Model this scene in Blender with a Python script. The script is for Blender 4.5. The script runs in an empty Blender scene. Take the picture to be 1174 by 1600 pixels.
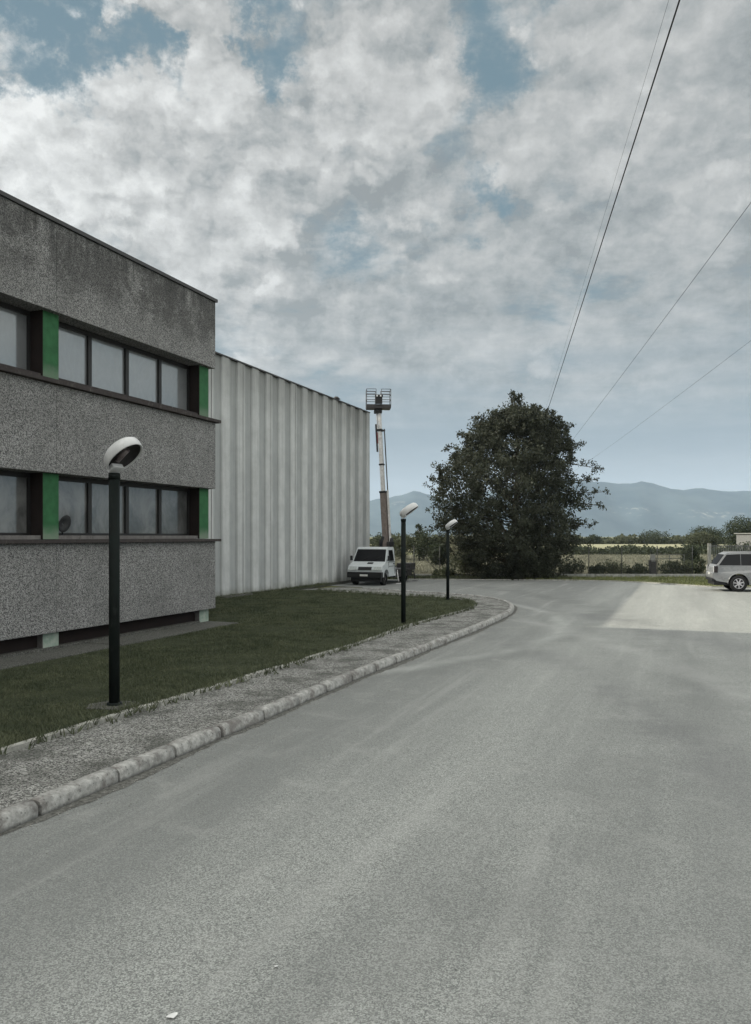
import bpy, bmesh, math, random
import numpy as np
from mathutils import Vector, Matrix

random.seed(7)
rng = np.random.default_rng(11)
scene = bpy.context.scene
col = scene.collection
R = math.radians

# ------------------------------------------------------------------ camera
EYE = 2.6
cam_d = bpy.data.cameras.new('camera')
cam = bpy.data.objects.new('camera', cam_d)
col.objects.link(cam)
cam.location = (0, 0, EYE)
cam.rotation_euler = (R(90), 0, 0)
cam_d.sensor_fit = 'VERTICAL'
cam_d.sensor_height = 36.0
cam_d.sensor_width = 26.4
cam_d.lens = 28.125
cam_d.shift_y = 0.02375
cam_d.clip_start = 0.1
cam_d.clip_end = 30000
scene.camera = cam

scene.view_settings.view_transform = 'Standard'
scene.view_settings.look = 'None'
scene.view_settings.exposure = 0.0
scene.view_settings.gamma = 1.0
scene.cycles.use_denoising = True
scene.cycles.max_bounces = 6
scene.cycles.volume_bounces = 1
scene.cycles.transparent_max_bounces = 8
scene.cycles.sample_clamp_indirect = 6

# ------------------------------------------------------------------ sun
SH = Vector((1.568, -0.191, -1.0)).normalized()       # direction the light travels
sun_d = bpy.data.lights.new('sun', 'SUN')
sun_d.energy = 4.8
sun_d.angle = R(0.5)
sun_d.color = (1.0, 0.94, 0.80)
sun = bpy.data.objects.new('sun', sun_d)
col.objects.link(sun)
sun.rotation_euler = SH.to_track_quat('-Z', 'Y').to_euler()
SUN_EL = math.asin(-SH.z)
SUN_AZ = math.atan2(-SH.x, -SH.y)

# ------------------------------------------------------------------ world
world = bpy.data.worlds.new("World")
scene.world = world
world.use_nodes = True


class NT:
    """tiny node helper"""
    def __init__(self, tree):
        self.t = tree
        self.n = tree.nodes
        self.l = tree.links

    def new(self, typ, **kw):
        nd = self.n.new(typ)
        for k, v in kw.items():
            setattr(nd, k, v)
        return nd

    def put(self, sock, v):
        if isinstance(v, bpy.types.NodeSocket):
            self.l.new(v, sock)
        else:
            sock.default_value = v

    def math(self, op, a, b=0.0, c=0.0, clamp=False):
        m = self.new('ShaderNodeMath', operation=op, use_clamp=clamp)
        self.put(m.inputs[0], a)
        self.put(m.inputs[1], b)
        self.put(m.inputs[2], c)
        return m.outputs[0]

    def vmath(self, op, a, b=(0, 0, 0), s=None):
        m = self.new('ShaderNodeVectorMath', operation=op)
        self.put(m.inputs[0], a)
        self.put(m.inputs[1], b)
        if s is not None:
            self.put(m.inputs['Scale'], s)
        return m.outputs['Value'] if op in ('DOT_PRODUCT', 'LENGTH', 'DISTANCE') else m.outputs[0]

    def noise(self, vec, scale, detail=4, rough=0.55, dist=0.0, color=False):
        m = self.new('ShaderNodeTexNoise')
        if vec is not None:
            self.put(m.inputs['Vector'], vec)
        m.inputs['Scale'].default_value = scale
        m.inputs['Detail'].default_value = detail
        m.inputs['Roughness'].default_value = rough
        m.inputs['Distortion'].default_value = dist
        return m.outputs['Color' if color else 'Fac']

    def voro(self, vec, scale, out='Color', rand=1.0, feature='F1'):
        m = self.new('ShaderNodeTexVoronoi', feature=feature)
        if vec is not None:
            self.put(m.inputs['Vector'], vec)
        m.inputs['Scale'].default_value = scale
        m.inputs['Randomness'].default_value = rand
        return m.outputs[out]

    def mapr(self, v, a, b, c=0.0, d=1.0, smooth=True):
        m = self.new('ShaderNodeMapRange', interpolation_type='SMOOTHSTEP' if smooth else 'LINEAR')
        self.put(m.inputs[0], v)
        for i, x in enumerate((a, b, c, d)):
            self.put(m.inputs[1 + i], x)
        return m.outputs[0]

    def mix(self, f, a, b, blend='MIX'):
        m = self.new('ShaderNodeMix', data_type='RGBA', blend_type=blend)
        self.put(m.inputs[0], f)
        self.put(m.inputs[6], a if isinstance(a, bpy.types.NodeSocket) else (*a[:3], 1))
        self.put(m.inputs[7], b if isinstance(b, bpy.types.NodeSocket) else (*b[:3], 1))
        return m.outputs[2]

    def sep(self, v):
        m = self.new('ShaderNodeSeparateXYZ')
        self.put(m.inputs[0], v)
        return m.outputs

    def comb(self, x, y, z):
        m = self.new('ShaderNodeCombineXYZ')
        self.put(m.inputs[0], x)
        self.put(m.inputs[1], y)
        self.put(m.inputs[2], z)
        return m.outputs[0]

    def mapping(self, vec, scale=(1, 1, 1), rot=(0, 0, 0), loc=(0, 0, 0)):
        m = self.new('ShaderNodeMapping')
        self.put(m.inputs['Vector'], vec)
        m.inputs['Scale'].default_value = scale
        m.inputs['Rotation'].default_value = rot
        m.inputs['Location'].default_value = loc
        return m.outputs[0]


def build_world():
    w = NT(world.node_tree)
    w.n.clear()
    out = w.new('ShaderNodeOutputWorld')
    bg = w.new('ShaderNodeBackground')
    bg.inputs['Strength'].default_value = 0.1
    w.l.new(bg.outputs[0], out.inputs['Surface'])
    sky = w.new('ShaderNodeTexSky', sky_type='NISHITA')
    sky.sun_disc = False
    sky.sun_elevation = SUN_EL
    sky.sun_rotation = SUN_AZ
    sky.air_density = 1.0
    sky.dust_density = 2.0
    tc = w.new('ShaderNodeTexCoord')
    d = tc.outputs['Generated']
    x, y, z = w.sep(d)[:3]
    zp = w.math('ADD', w.math('MAXIMUM', z, 0.0), 0.16)
    # a flat cloud deck seen in perspective
    p = w.comb(w.math('DIVIDE', x, zp), w.math('DIVIDE', y, zp), 0.0)
    nz = w.noise(d, 9.0, 7, 0.66, color=True)
    dw = w.vmath('ADD', d, w.vmath('SCALE', w.vmath('SUBTRACT', nz, (0.5, 0.5, 0.5)), s=0.26))
    dw = w.vmath('NORMALIZE', dw)

    def bumps(lst):
        tot = None
        for (dx, dz, r, amp) in lst:
            v = Vector((dx, 1.0, dz)).normalized()
            dist = w.vmath('DISTANCE', dw, tuple(v))
            b = w.mapr(dist, 0.0, r, amp, 0.0)
            tot = b if tot is None else w.math('ADD', tot, b)
        return tot
    # (X/Y, Z/Y of the direction, angular radius, amount): openings and cumulus heads
    holes = bumps([(-.35, .58, .13, .8), (-.45, .56, .12, .6), (-.26, .565, .08, .5), (-.12, .62, .10, .7), (-.12, .56, .05, .4),
                   (.11, .62, .12, .55), (.18, .6, .08, .25), (.13, .52, .06, .35), (.145, .41, .05, .45), (-.1, .375, .05, .2),
                   (-.02, .36, .05, .2), (-.33, .39, .12, .25), (.07, .47, .06, .2), (-.33, .66, .05, .25), (-.02, .68, .10, .4)])
    heads = bumps([(-.01, .60, .12, .6), (.02, .54, .09, .35), (-.19, .565, .075, .6), (-.23, .66, .07, .7), (-.32, .64, .05, .4), (-.3, .68, .05, .4),
                   (-.29, .545, .06, .5), (-.46, .50, .09, .5), (-.34, .47, .12, .5), (-.2, .46, .12, .35), (-.13, .40, .08, .3), (-.27, .33, .1, .35),
                   (.19, .58, .09, .3), (.3, .56, .14, .35), (.18, .48, .08, .3), (.36, .45, .12, .3)])
    n1 = w.noise(p, 2.9, 10, 0.62, 0.1)
    off = w.vmath('ADD', p, (-0.09, 0.03, 0.0))
    n2 = w.noise(off, 2.9, 10, 0.62, 0.1)
    fine = w.noise(d, 17.0, 8, 0.66)
    def billow(dx, dz):
        vo = w.new('ShaderNodeTexVoronoi', feature='F1')
        q = w.vmath('ADD', w.mapping(d, (1, 1, 1.35), (0, 0, 0), (dx, 0, dz)), w.vmath('SCALE', w.vmath('SUBTRACT', nz, (0.5, 0.5, 0.5)), s=0.10))
        w.put(vo.inputs['Vector'], q)
        vo.inputs['Scale'].default_value = 8.5
        vo.inputs['Detail'].default_value = 3.0
        vo.inputs['Roughness'].default_value = 0.6
        return vo.outputs['Distance']
    b1 = billow(0, 0)
    b2 = billow(-0.012, 0.020)
    puff = w.mapr(b1, 0.80, 0.14, 0.30, 0.80, smooth=False)
    relief = w.math('ADD', w.math('SUBTRACT', b2, b1), 0.0)
    nl = w.noise(w.mapping(d, (3.0, 3.0, 8.0)), 1.8, 8, 0.64, 0.3)
    dens = w.math('ADD', w.math('MULTIPLY', n1, 1.3), w.math('MULTIPLY', puff, 0.85))
    dens = w.math('ADD', dens, w.math('MULTIPLY', nl, 0.5))
    dens = w.math('SUBTRACT', w.math('ADD', dens, w.math('MULTIPLY', heads, 0.75)), w.math('MULTIPLY', holes, 0.62))
    cover = w.mapr(dens, 0.74, 1.16)
    # shading of the deck: lit edges toward the sun, grey bases
    lit = w.math('MULTIPLY', w.math('SUBTRACT', n1, n2), 5.0)
    br = w.math('ADD', 5.0, w.math('MULTIPLY', lit, 0.9))
    br = w.math('ADD', br, w.math('MULTIPLY', w.math('SUBTRACT', fine, 0.5), 4.0))
    br = w.math('ADD', br, w.math('MULTIPLY', w.math('SUBTRACT', puff, 0.5), 4.2))
    br = w.math('ADD', br, w.math('MULTIPLY', w.math('SUBTRACT', nl, 0.5), 4.5))
    br = w.math('ADD', br, w.math('MULTIPLY', w.math('MINIMUM', heads, 0.8), 1.9))
    br = w.math('ADD', br, w.math('MULTIPLY', relief, w.math('MULTIPLY', w.mapr(z, 0.12, 0.40, 1.8, 4.0), w.mapr(x, -0.05, 0.25, 1.0, 0.55))))
    br = w.math('MINIMUM', w.math('MAXIMUM', br, 3.0), 7.0)
    # brighter towards the left, where the sun stands behind the cloud
    left = w.mapr(x, -0.60, 0.10, 1.42, 0.96)
    br = w.math('MULTIPLY', br, left)
    tint = w.mix(w.mapr(br, 2.5, 5.5), (0.92, 1.0, 1.02), (0.985, 1.0, 0.985))
    cc = w.vmath('SCALE', tint, s=br)
    blue = w.mix(0.85, sky.outputs[0], (1.45, 2.4, 2.85))
    skyc = w.mix(cover, blue, cc)
    # low smooth stratus band near the horizon
    ls = w.noise(w.mapping(d, (2.2, 2.2, 16.0)), 1.7, 5, 0.55, 0.3)
    lowc = w.mix(w.mapr(ls, 0.35, 0.65), (2.3, 2.95, 3.4), (2.85, 3.5, 3.9))
    pale = w.mapr(z, 0.035, 0.13, 0.7, 0.0)
    lowc = w.mix(pale, lowc, (3.55, 4.05, 4.35))
    lowf = w.mapr(w.math('ADD', z, w.math('MULTIPLY', w.math('SUBTRACT', ls, 0.5), 0.2)), 0.09, 0.27, 0.93, 0.0)
    skyc = w.mix(lowf, skyc, lowc)
    # sky brightened out of view to light the scene: overhead, right, behind camera
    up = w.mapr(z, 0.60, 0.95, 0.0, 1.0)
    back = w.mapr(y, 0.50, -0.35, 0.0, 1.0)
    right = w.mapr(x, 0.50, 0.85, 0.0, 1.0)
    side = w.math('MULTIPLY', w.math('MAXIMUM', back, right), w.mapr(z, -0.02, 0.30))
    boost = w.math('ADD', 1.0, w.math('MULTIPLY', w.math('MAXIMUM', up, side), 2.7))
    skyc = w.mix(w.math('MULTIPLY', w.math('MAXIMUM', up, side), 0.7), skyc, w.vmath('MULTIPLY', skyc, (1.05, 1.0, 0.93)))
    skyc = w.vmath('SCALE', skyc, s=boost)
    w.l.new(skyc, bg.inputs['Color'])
    world.cycles.sampling_method = 'MANUAL'
    world.cycles.sample_map_resolution = 1024


build_world()

# ------------------------------------------------------------------ materials
def material(name, rough=0.8, spec=0.3, metallic=0.0):
    m = bpy.data.materials.new(name)
    m.use_nodes = True
    t = NT(m.node_tree)
    b = t.n['Principled BSDF']
    b.inputs['Roughness'].default_value = rough
    b.inputs['Specular IOR Level'].default_value = spec
    b.inputs['Metallic'].default_value = metallic
    tc = t.new('ShaderNodeTexCoord')
    return m, t, b, tc.outputs['Object']


def bump(t, b, h, dist, strength=1.0):
    n = t.new('ShaderNodeBump')
    n.inputs['Strength'].default_value = strength
    n.inputs['Distance'].default_value = dist
    t.put(n.inputs['Height'], h)
    t.l.new(n.outputs[0], b.inputs['Normal'])


def plain(name, c, rough=0.6, spec=0.3, metallic=0.0, var=0.18, scale=6.0, dirt=None):
    """a painted or metal surface with slight uneven wear"""
    m, t, b, P = material(name, rough, spec, metallic)
    n = t.noise(P, scale, 6, 0.65)
    f = t.mapr(n, 0.3, 0.7)
    hi = tuple(min(1, v * (1 + var)) for v in c)
    lo = tuple(v * (1 - var) for v in c)
    cl = t.mix(f, lo, hi)
    if dirt:
        n2 = t.noise(t.mapping(P, (1, 1, 0.35)), scale * 2.3, 6, 0.7)
        cl = t.mix(t.mapr(n2, 0.52, 0.72, 0.0, 0.8), cl, dirt)
    t.l.new(cl, b.inputs['Base Color'])
    t.put(b.inputs['Roughness'], t.mapr(n, 0.3, 0.7, rough * 0.85, min(1, rough * 1.15)))
    return m


M = {}
AXV = (-0.3616, -0.9323, 0)
NRV = (0.9323, -0.3616, 0)


def mats():
    # exposed-aggregate precast concrete
    def aggregate(name, dark, light, stain):
        m, t, b, P = material(name, 0.92, 0.15)
        v = t.voro(P, 68.0, 'Color')
        vs = t.sep(v)[0]
        g = t.noise(P, 80.0, 3, 0.7)
        f = t.math('ADD', t.math('MULTIPLY', vs, 0.65), t.math('MULTIPLY', g, 0.5))
        c = t.mix(t.mapr(f, 0.32, 0.85), dark, light)
        big = t.noise(P, 0.7, 5, 0.6)
        c = t.mix(t.mapr(big, 0.35, 0.7, 0.0, 0.35), c, (dark[0] * 1.25, dark[1] * 1.25, dark[2] * 1.2))
        if stain:
            z = t.sep(P)[2]
            x = t.sep(P)[0]
            s = t.noise(t.mapping(P, (0.9, 1, 0.75)), 1.3, 7, 0.7, 0.3)
            band = t.math('MULTIPLY', t.mapr(z, 7.7, 8.5), t.mapr(s, 0.38, 0.56))
            c = t.mix(t.math('MULTIPLY', band, 0.58), c, (0.035, 0.034, 0.033))
            run = t.noise(t.mapping(P, (5.0, 1, 0.25)), 1.5, 5, 0.6)
            c = t.mix(t.math('MULTIPLY', t.mapr(z, 8.6, 9.35), t.mapr(run, 0.4, 0.62, 0.0, 0.5)), c, (0.03, 0.03, 0.03))
        t.l.new(c, b.inputs['Base Color'])
        bump(t, b, f, 0.012, 0.8)
        return m
    M['agg'] = aggregate('exposed_aggregate', (0.075, 0.075, 0.075), (0.375, 0.368, 0.36), True)
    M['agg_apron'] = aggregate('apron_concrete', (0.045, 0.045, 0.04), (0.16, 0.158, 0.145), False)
    M['core'] = plain('facade_render_dark', (0.022, 0.017, 0.016), 0.9, 0.1)
    M['coping'] = plain('coping_metal', (0.035, 0.034, 0.034), 0.55, 0.4)
    M['ledge'] = plain('ledge_concrete', (0.05, 0.043, 0.042), 0.9, 0.15, dirt=(0.12, 0.11, 0.1))
    M['sill'] = plain('sill_concrete', (0.15, 0.14, 0.135), 0.9, 0.15, dirt=(0.07, 0.066, 0.06))
    M['frame'] = plain('window_frame_black', (0.014, 0.013, 0.013), 0.5, 0.3)
    # green column paint, weathered pale towards its foot
    m, t, b, P = material('column_green', 0.75, 0.25)
    z = t.sep(P)[2]
    n = t.noise(P, 5.0, 6, 0.65)
    c = t.mix(t.mapr(n, 0.3, 0.7), (0.02, 0.085, 0.033), (0.033, 0.125, 0.05))
    zz = t.math('ADD', z, t.math('MULTIPLY', n, 0.35))
    fade = t.math('ADD', t.mapr(zz, 3.05, 2.72, 0, 0.75), t.mapr(zz, 6.5, 6.25, 0, 0.55))
    fade = t.math('MULTIPLY', fade, t.math('GREATER_THAN', z, 2.3))
    fade = t.math('MINIMUM', t.math('ADD', fade, 0.0), 0.8)
    f2 = t.math('MULTIPLY', t.math('GREATER_THAN', z, 4.5), 1.0)
    lowf = t.math('MULTIPLY', t.mapr(zz, 3.05, 2.72, 0, 0.75), t.math('GREATER_THAN', z, 2.3))
    upf = t.math('MULTIPLY', t.mapr(zz, 6.55, 6.25, 0, 0.5), f2)
    fade = t.math('MAXIMUM', t.math('MULTIPLY', lowf, t.math('LESS_THAN', z, 4.5)), upf)
    c = t.mix(fade, c, (0.2, 0.24, 0.19))
    c = t.mix(t.math('LESS_THAN', z, 1.0), c, t.mix(t.mapr(n, 0.35, 0.65), (0.22, 0.29, 0.24), (0.34, 0.38, 0.33)))
    t.l.new(c, b.inputs['Base Color'])
    M['green'] = m
    # tinted reflective glass with blinds behind the upper panes
    def glass(name, base, mirror, spec=0.4, lo=0.8, hi=1.2):
        m, t, b, P = material(name, 0.5, spec)
        n = t.noise(t.mapping(P, (1.0, 1, 0.6)), 1.6, 6, 0.65, 0.5)
        c = t.mix(t.mapr(n, 0.3, 0.7), tuple(v * lo for v in base), tuple(v * hi for v in base))
        oi = t.new('ShaderNodeObjectInfo')
        c = t.vmath('SCALE', c, s=t.mapr(oi.outputs['Random'], 0.0, 1.0, 0.8, 1.22, smooth=False))
        t.l.new(c, b.inputs['Base Color'])
        gl = t.new('ShaderNodeBsdfGlossy')
        gl.inputs['Roughness'].default_value = 0.10
        gl.inputs['Color'].default_value = (0.85, 0.9, 0.92, 1)
        mx = t.new('ShaderNodeMixShader')
        t.put(mx.inputs[0], t.mapr(n, 0.3, 0.7, mirror * 1.15, mirror * 0.85))
        t.l.new(b.outputs[0], mx.inputs[1])
        t.l.new(gl.outputs[0], mx.inputs[2])
        t.l.new(mx.outputs[0], t.n['Material Output'].inputs['Surface'])
        nb = t.new('ShaderNodeBump')
        nb.inputs['Strength'].default_value = 0.35
        nb.inputs['Distance'].default_value = 0.01
        t.put(nb.inputs['Height'], t.noise(P, 1.3, 2, 0.5))
        t.l.new(nb.outputs[0], gl.inputs['Normal'])
        return m
    M['glass_up'] = glass('window_glass_upper', (0.125, 0.13, 0.134), 0.13)
    M['glass_low'] = glass('window_glass_lower', (0.075, 0.075, 0.073), 0.085, 0.4, 0.35, 1.9)  # strong blotches in the base colour are painted reflections of the landscape
    M['car_glass'] = glass('car_glass', (0.005, 0.005, 0.006), 0.012, 0.1)
    # ribbed precast wall of the hall
    m, t, b, P = material('hall_panel', 0.85, 0.2)
    x, y, z = t.sep(P)[:3]
    n = t.noise(P, 1.1, 7, 0.65)
    streak = t.noise(t.mapping(P, (4.5, 1, 0.12)), 1.6, 6, 0.65)
    streak2 = t.noise(t.mapping(P, (16, 1, 0.3)), 1.6, 5, 0.65)
    c = t.mix(t.mapr(n, 0.3, 0.7), (0.43, 0.435, 0.43), (0.54, 0.545, 0.54))
    c = t.mix(t.mapr(streak, 0.45, 0.75, 0, 0.4), c, (0.24, 0.25, 0.25))
    c = t.mix(t.mapr(streak2, 0.55, 0.75, 0, 0.4), c, (0.25, 0.255, 0.25))
    # shading of the recessed flutes painted into the colour, darker with depth
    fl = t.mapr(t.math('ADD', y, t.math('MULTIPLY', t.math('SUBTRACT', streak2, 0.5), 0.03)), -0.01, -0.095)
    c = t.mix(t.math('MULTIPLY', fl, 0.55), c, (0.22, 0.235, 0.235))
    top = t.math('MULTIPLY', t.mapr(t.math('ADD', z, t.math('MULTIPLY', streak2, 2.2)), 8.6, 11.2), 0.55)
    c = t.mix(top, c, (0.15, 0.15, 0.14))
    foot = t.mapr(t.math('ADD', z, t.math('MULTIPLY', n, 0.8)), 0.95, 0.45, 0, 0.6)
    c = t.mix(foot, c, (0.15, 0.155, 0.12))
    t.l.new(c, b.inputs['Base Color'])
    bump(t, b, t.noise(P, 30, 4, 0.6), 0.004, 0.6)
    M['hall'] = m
    # asphalt
    m, t, b, P = material('asphalt', 0.9, 0.25)
    g = t.noise(P, 95.0, 3, 0.75)
    v = t.sep(t.voro(P, 110.0, 'Color'))[0]
    g3 = t.noise(P, 19.0, 4, 0.7)
    f = t.math('ADD', t.math('MULTIPLY', g, 0.7), t.math('MULTIPLY', v, 0.4))
    f = t.math('ADD', f, t.math('MULTIPLY', g3, 0.16))
    c = t.mix(t.mapr(f, 0.38, 0.95), (0.13, 0.134, 0.129), (0.425, 0.435, 0.41))
    u = t.vmath('DOT_PRODUCT', P, tuple(NRV))
    vv = t.vmath('DOT_PRODUCT', P, tuple(AXV))
    uv = t.comb(u, t.math('MULTIPLY', vv, 0.10), 0.0)
    big = t.noise(uv, 0.55, 6, 0.6, 0.25)
    side = t.math('ADD', u, t.math('MULTIPLY', t.math('SUBTRACT', t.noise(uv, 0.8, 5, 0.6), 0.5), 2.6))
    c = t.mix(t.mapr(big, 0.35, 0.66, 0.0, 0.48), c, (0.16, 0.165, 0.16))
    c = t.mix(t.mapr(side, -5.4, -2.6, 0.55, 0.0), c, (0.13, 0.134, 0.13))
    trk = t.noise(t.comb(t.math('MULTIPLY', u, 1.9), t.math('MULTIPLY', vv, 0.12), 3.0), 1.0, 5, 0.6, 0.2)
    c = t.mix(t.mapr(trk, 0.53, 0.70, 0.0, 0.22), c, (0.42, 0.42, 0.40))
    c = t.mix(t.mapr(trk, 0.47, 0.30, 0.0, 0.22), c, (0.15, 0.155, 0.15))
    blot = t.noise(P, 1.6, 5, 0.6, 0.5)
    c = t.mix(t.mapr(blot, 0.5, 0.75, 0.0, 0.22), c, (0.38, 0.38, 0.36))
    # dusty wheel arcs swept round the corner of the lawn
    xy = t.vmath('MULTIPLY', P, (1, 1, 0))
    def arc(cx, cy, r, w, amp, col_, wo=1.4):
        nonlocal c
        wob = t.math('MULTIPLY', t.math('SUBTRACT', t.noise(P, 0.35, 4, 0.6), 0.5), wo)
        dd = t.math('ADD', t.vmath('DISTANCE', xy, (cx, cy, 0)), wob)
        k = t.mapr(t.math('ABSOLUTE', t.math('SUBTRACT', dd, r)), 0.0, w, amp, 0.0)
        k = t.math('MULTIPLY', k, t.mapr(t.noise(P, 0.5, 5, 0.65), 0.36, 0.6))
        c = t.mix(k, c, col_)
    arc(-8.1, 26.6, 13.92, 0.40, 0.34, (0.42, 0.43, 0.41), 0.5)
    arc(-14.0, 31.0, 21.6, 0.8, 0.35, (0.125, 0.13, 0.125))
    arc(-30.0, 28.0, 38.0, 1.2, 0.32, (0.12, 0.124, 0.12))
    arc(-60.0, 10.0, 64.0, 0.8, 0.32, (0.12, 0.12, 0.125))
    arc(-60.0, 10.0, 66.3, 0.7, 0.30, (0.40, 0.40, 0.385))
    arc(-60.0, 10.0, 69.0, 1.0, 0.30, (0.12, 0.12, 0.125))
    # small dark specks scattered over the asphalt
    spots = t.voro(P, 2.3, 'Distance')
    c = t.mix(t.mapr(spots, 0.035, 0.02, 0, 0.7), c, (0.05, 0.05, 0.05))
    t.l.new(c, b.inputs['Base Color'])
    bump(t, b, f, 0.006, 0.7)
    M['asphalt'] = m
    # gravelly wash-concrete pavement
    m, t, b, P = material('gravel_pavement', 0.92, 0.2)
    v = t.sep(t.voro(P, 66.0, 'Color'))[0]
    e = t.voro(P, 66.0, 'Distance')
    n = t.noise(P, 12.0, 5, 0.7)
    f = t.math('ADD', t.math('MULTIPLY', v, 0.6), t.math('MULTIPLY', n, 0.5))
    c = t.mix(t.mapr(f, 0.3, 0.85), (0.07, 0.07, 0.065), (0.46, 0.455, 0.43))
    n2 = t.noise(P, 1.4, 6, 0.65)
    c = t.mix(t.mapr(n2, 0.42, 0.66, 0.0, 0.7), c, (0.07, 0.072, 0.062))
    t.l.new(c, b.inputs['Base Color'])
    bump(t, b, t.math('SUBTRACT', t.math('MULTIPLY', v, 0.4), e), 0.02, 0.9)
    M['gravel'] = m
    # worn kerb stone with black lichen
    m, t, b, P = material('kerb_stone', 0.9, 0.2)
    n = t.noise(P, 9.0, 7, 0.72)
    n2 = t.noise(P, 3.2, 6, 0.7)
    c = t.mix(t.mapr(n, 0.3, 0.7), (0.18, 0.178, 0.168), (0.40, 0.395, 0.375))
    c = t.mix(t.mapr(n2, 0.47, 0.64, 0.0, 0.6), c, (0.07, 0.055, 0.05))
    v = t.voro(P, 16.0, 'Distance')
    c = t.mix(t.mapr(v, 0.22, 0.1, 0, 0.55), c, (0.05, 0.05, 0.045))
    z = t.sep(P)[2]
    c = t.mix(t.mapr(t.math('ADD', z, t.math('MULTIPLY', n2, 0.08)), 0.095, 0.04, 0, 0.8), c, (0.05, 0.05, 0.048))
    t.l.new(c, b.inputs['Base Color'])
    bump(t, b, n, 0.015, 0.7)
    M['kerb'] = m
    M['silt'] = plain('gutter_silt', (0.11, 0.108, 0.10), 0.95, 0.1, var=0.5, scale=22, dirt=(0.04, 0.045, 0.03))
    M['edging'] = plain('edging_concrete', (0.30, 0.295, 0.27), 0.9, 0.15, scale=7, var=0.3, dirt=(0.09, 0.095, 0.075))
    # soil under the turf
    m, t, b, P = material('turf', 0.95, 0.1)
    n = t.noise(P, 2.2, 7, 0.7)
    n2 = t.noise(P, 40, 3, 0.7)
    c = t.mix(t.mapr(n, 0.3, 0.7), (0.034, 0.042, 0.024), (0.07, 0.078, 0.048))
    c = t.mix(t.mapr(n2, 0.35, 0.7, 0, 0.6), c, (0.03, 0.032, 0.018))
    t.l.new(c, b.inputs['Base Color'])
    bump(t, b, n2, 0.03, 1.0)
    M['turf'] = m
    # open countryside
    m, t, b, P = material('countryside', 0.95, 0.1)
    n = t.noise(P, 0.05, 7, 0.65)
    n2 = t.noise(P, 0.9, 6, 0.7)
    c = t.mix(t.mapr(n, 0.35, 0.65), (0.13, 0.135, 0.07), (0.2, 0.19, 0.11))
    c = t.mix(t.mapr(n2, 0.35, 0.7, 0, 0.5), c, (0.08, 0.09, 0.045))
    t.l.new(c, b.inputs['Base Color'])
    M['country'] = m
    m, t, b, P = material('scrub_field', 0.95, 0.1)
    n = t.noise(P, 0.25, 7, 0.68)
    n2 = t.noise(P, 3.0, 6, 0.7)
    c = t.mix(t.mapr(n, 0.35, 0.65), (0.145, 0.145, 0.10), (0.24, 0.225, 0.17))
    c = t.mix(t.mapr(n2, 0.4, 0.7, 0, 0.5), c, (0.075, 0.085, 0.05))
    t.l.new(c, b.inputs['Base Color'])
    bump(t, b, n2, 0.1, 1.0)
    M['scrub'] = m
    m, t, b, P = material('crop_field', 0.95, 0.1)
    n = t.noise(t.mapping(P, (0.3, 2, 1)), 0.08, 6, 0.65)
    c = t.mix(t.mapr(n, 0.35, 0.65), (0.24, 0.235, 0.15), (0.31, 0.295, 0.195))
    t.l.new(c, b.inputs['Base Color'])
    M['crop'] = m
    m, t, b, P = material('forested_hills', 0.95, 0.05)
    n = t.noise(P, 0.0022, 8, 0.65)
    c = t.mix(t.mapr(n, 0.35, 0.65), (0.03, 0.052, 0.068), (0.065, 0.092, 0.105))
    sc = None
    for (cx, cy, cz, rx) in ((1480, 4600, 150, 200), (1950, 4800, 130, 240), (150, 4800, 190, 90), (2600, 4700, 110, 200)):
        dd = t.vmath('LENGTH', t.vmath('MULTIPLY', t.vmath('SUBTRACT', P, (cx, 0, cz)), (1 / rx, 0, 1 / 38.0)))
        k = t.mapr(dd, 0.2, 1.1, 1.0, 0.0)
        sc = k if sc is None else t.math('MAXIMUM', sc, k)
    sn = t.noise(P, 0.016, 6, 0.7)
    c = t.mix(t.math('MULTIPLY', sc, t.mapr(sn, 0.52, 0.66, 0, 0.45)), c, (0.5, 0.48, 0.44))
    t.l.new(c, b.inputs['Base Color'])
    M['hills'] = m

    def leaf(name, a, b_, tr=0.25, scale=0.9):
        m, t, b, P = material(name, 0.6, 0.25)
        n = t.noise(P, scale, 5, 0.7)
        g = t.new('ShaderNodeNewGeometry')
        f = t.math('ADD', t.math('MULTIPLY', t.mapr(n, 0.3, 0.7), 0.6), t.math('MULTIPLY', g.outputs['Random Per Island'], 0.4))
        c = t.mix(f, a, b_)
        t.l.new(c, b.inputs['Base Color'])
        ts = t.new('ShaderNodeBsdfTranslucent')
        t.l.new(c, ts.inputs['Color'])
        mx = t.new('ShaderNodeMixShader')
        mx.inputs[0].default_value = tr
        t.l.new(b.outputs[0], mx.inputs[1])
        t.l.new(ts.outputs[0], mx.inputs[2])
        t.l.new(mx.outputs[0], t.n['Material Output'].inputs['Surface'])
        return m
    M['leaf_poplar'] = leaf('poplar_leaves', (0.018, 0.021, 0.014), (0.07, 0.078, 0.052))
    M['leaf_dark'] = leaf('dark_bush_leaves', (0.02, 0.03, 0.015), (0.05, 0.06, 0.03), 0.2)
    M['leaf_mid'] = leaf('hedge_leaves', (0.045, 0.058, 0.03), (0.11, 0.115, 0.07), 0.25)
    M['leaf_pale'] = leaf('dusty_leaves', (0.09, 0.10, 0.06), (0.18, 0.17, 0.12), 0.25)
    M['lawn'] = leaf('lawn_blades', (0.030, 0.042, 0.022), (0.135, 0.145, 0.085), 0.25, 1.5)
    M['weeds'] = leaf('dry_weeds', (0.12, 0.125, 0.085), (0.24, 0.23, 0.18), 0.3, 0.6)
    M['verge'] = leaf('verge_grass', (0.085, 0.10, 0.045), (0.22, 0.24, 0.10), 0.3, 0.8)
    M['bark'] = plain('bark', (0.06, 0.05, 0.04), 0.95, 0.1, var=0.4, scale=12)
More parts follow.
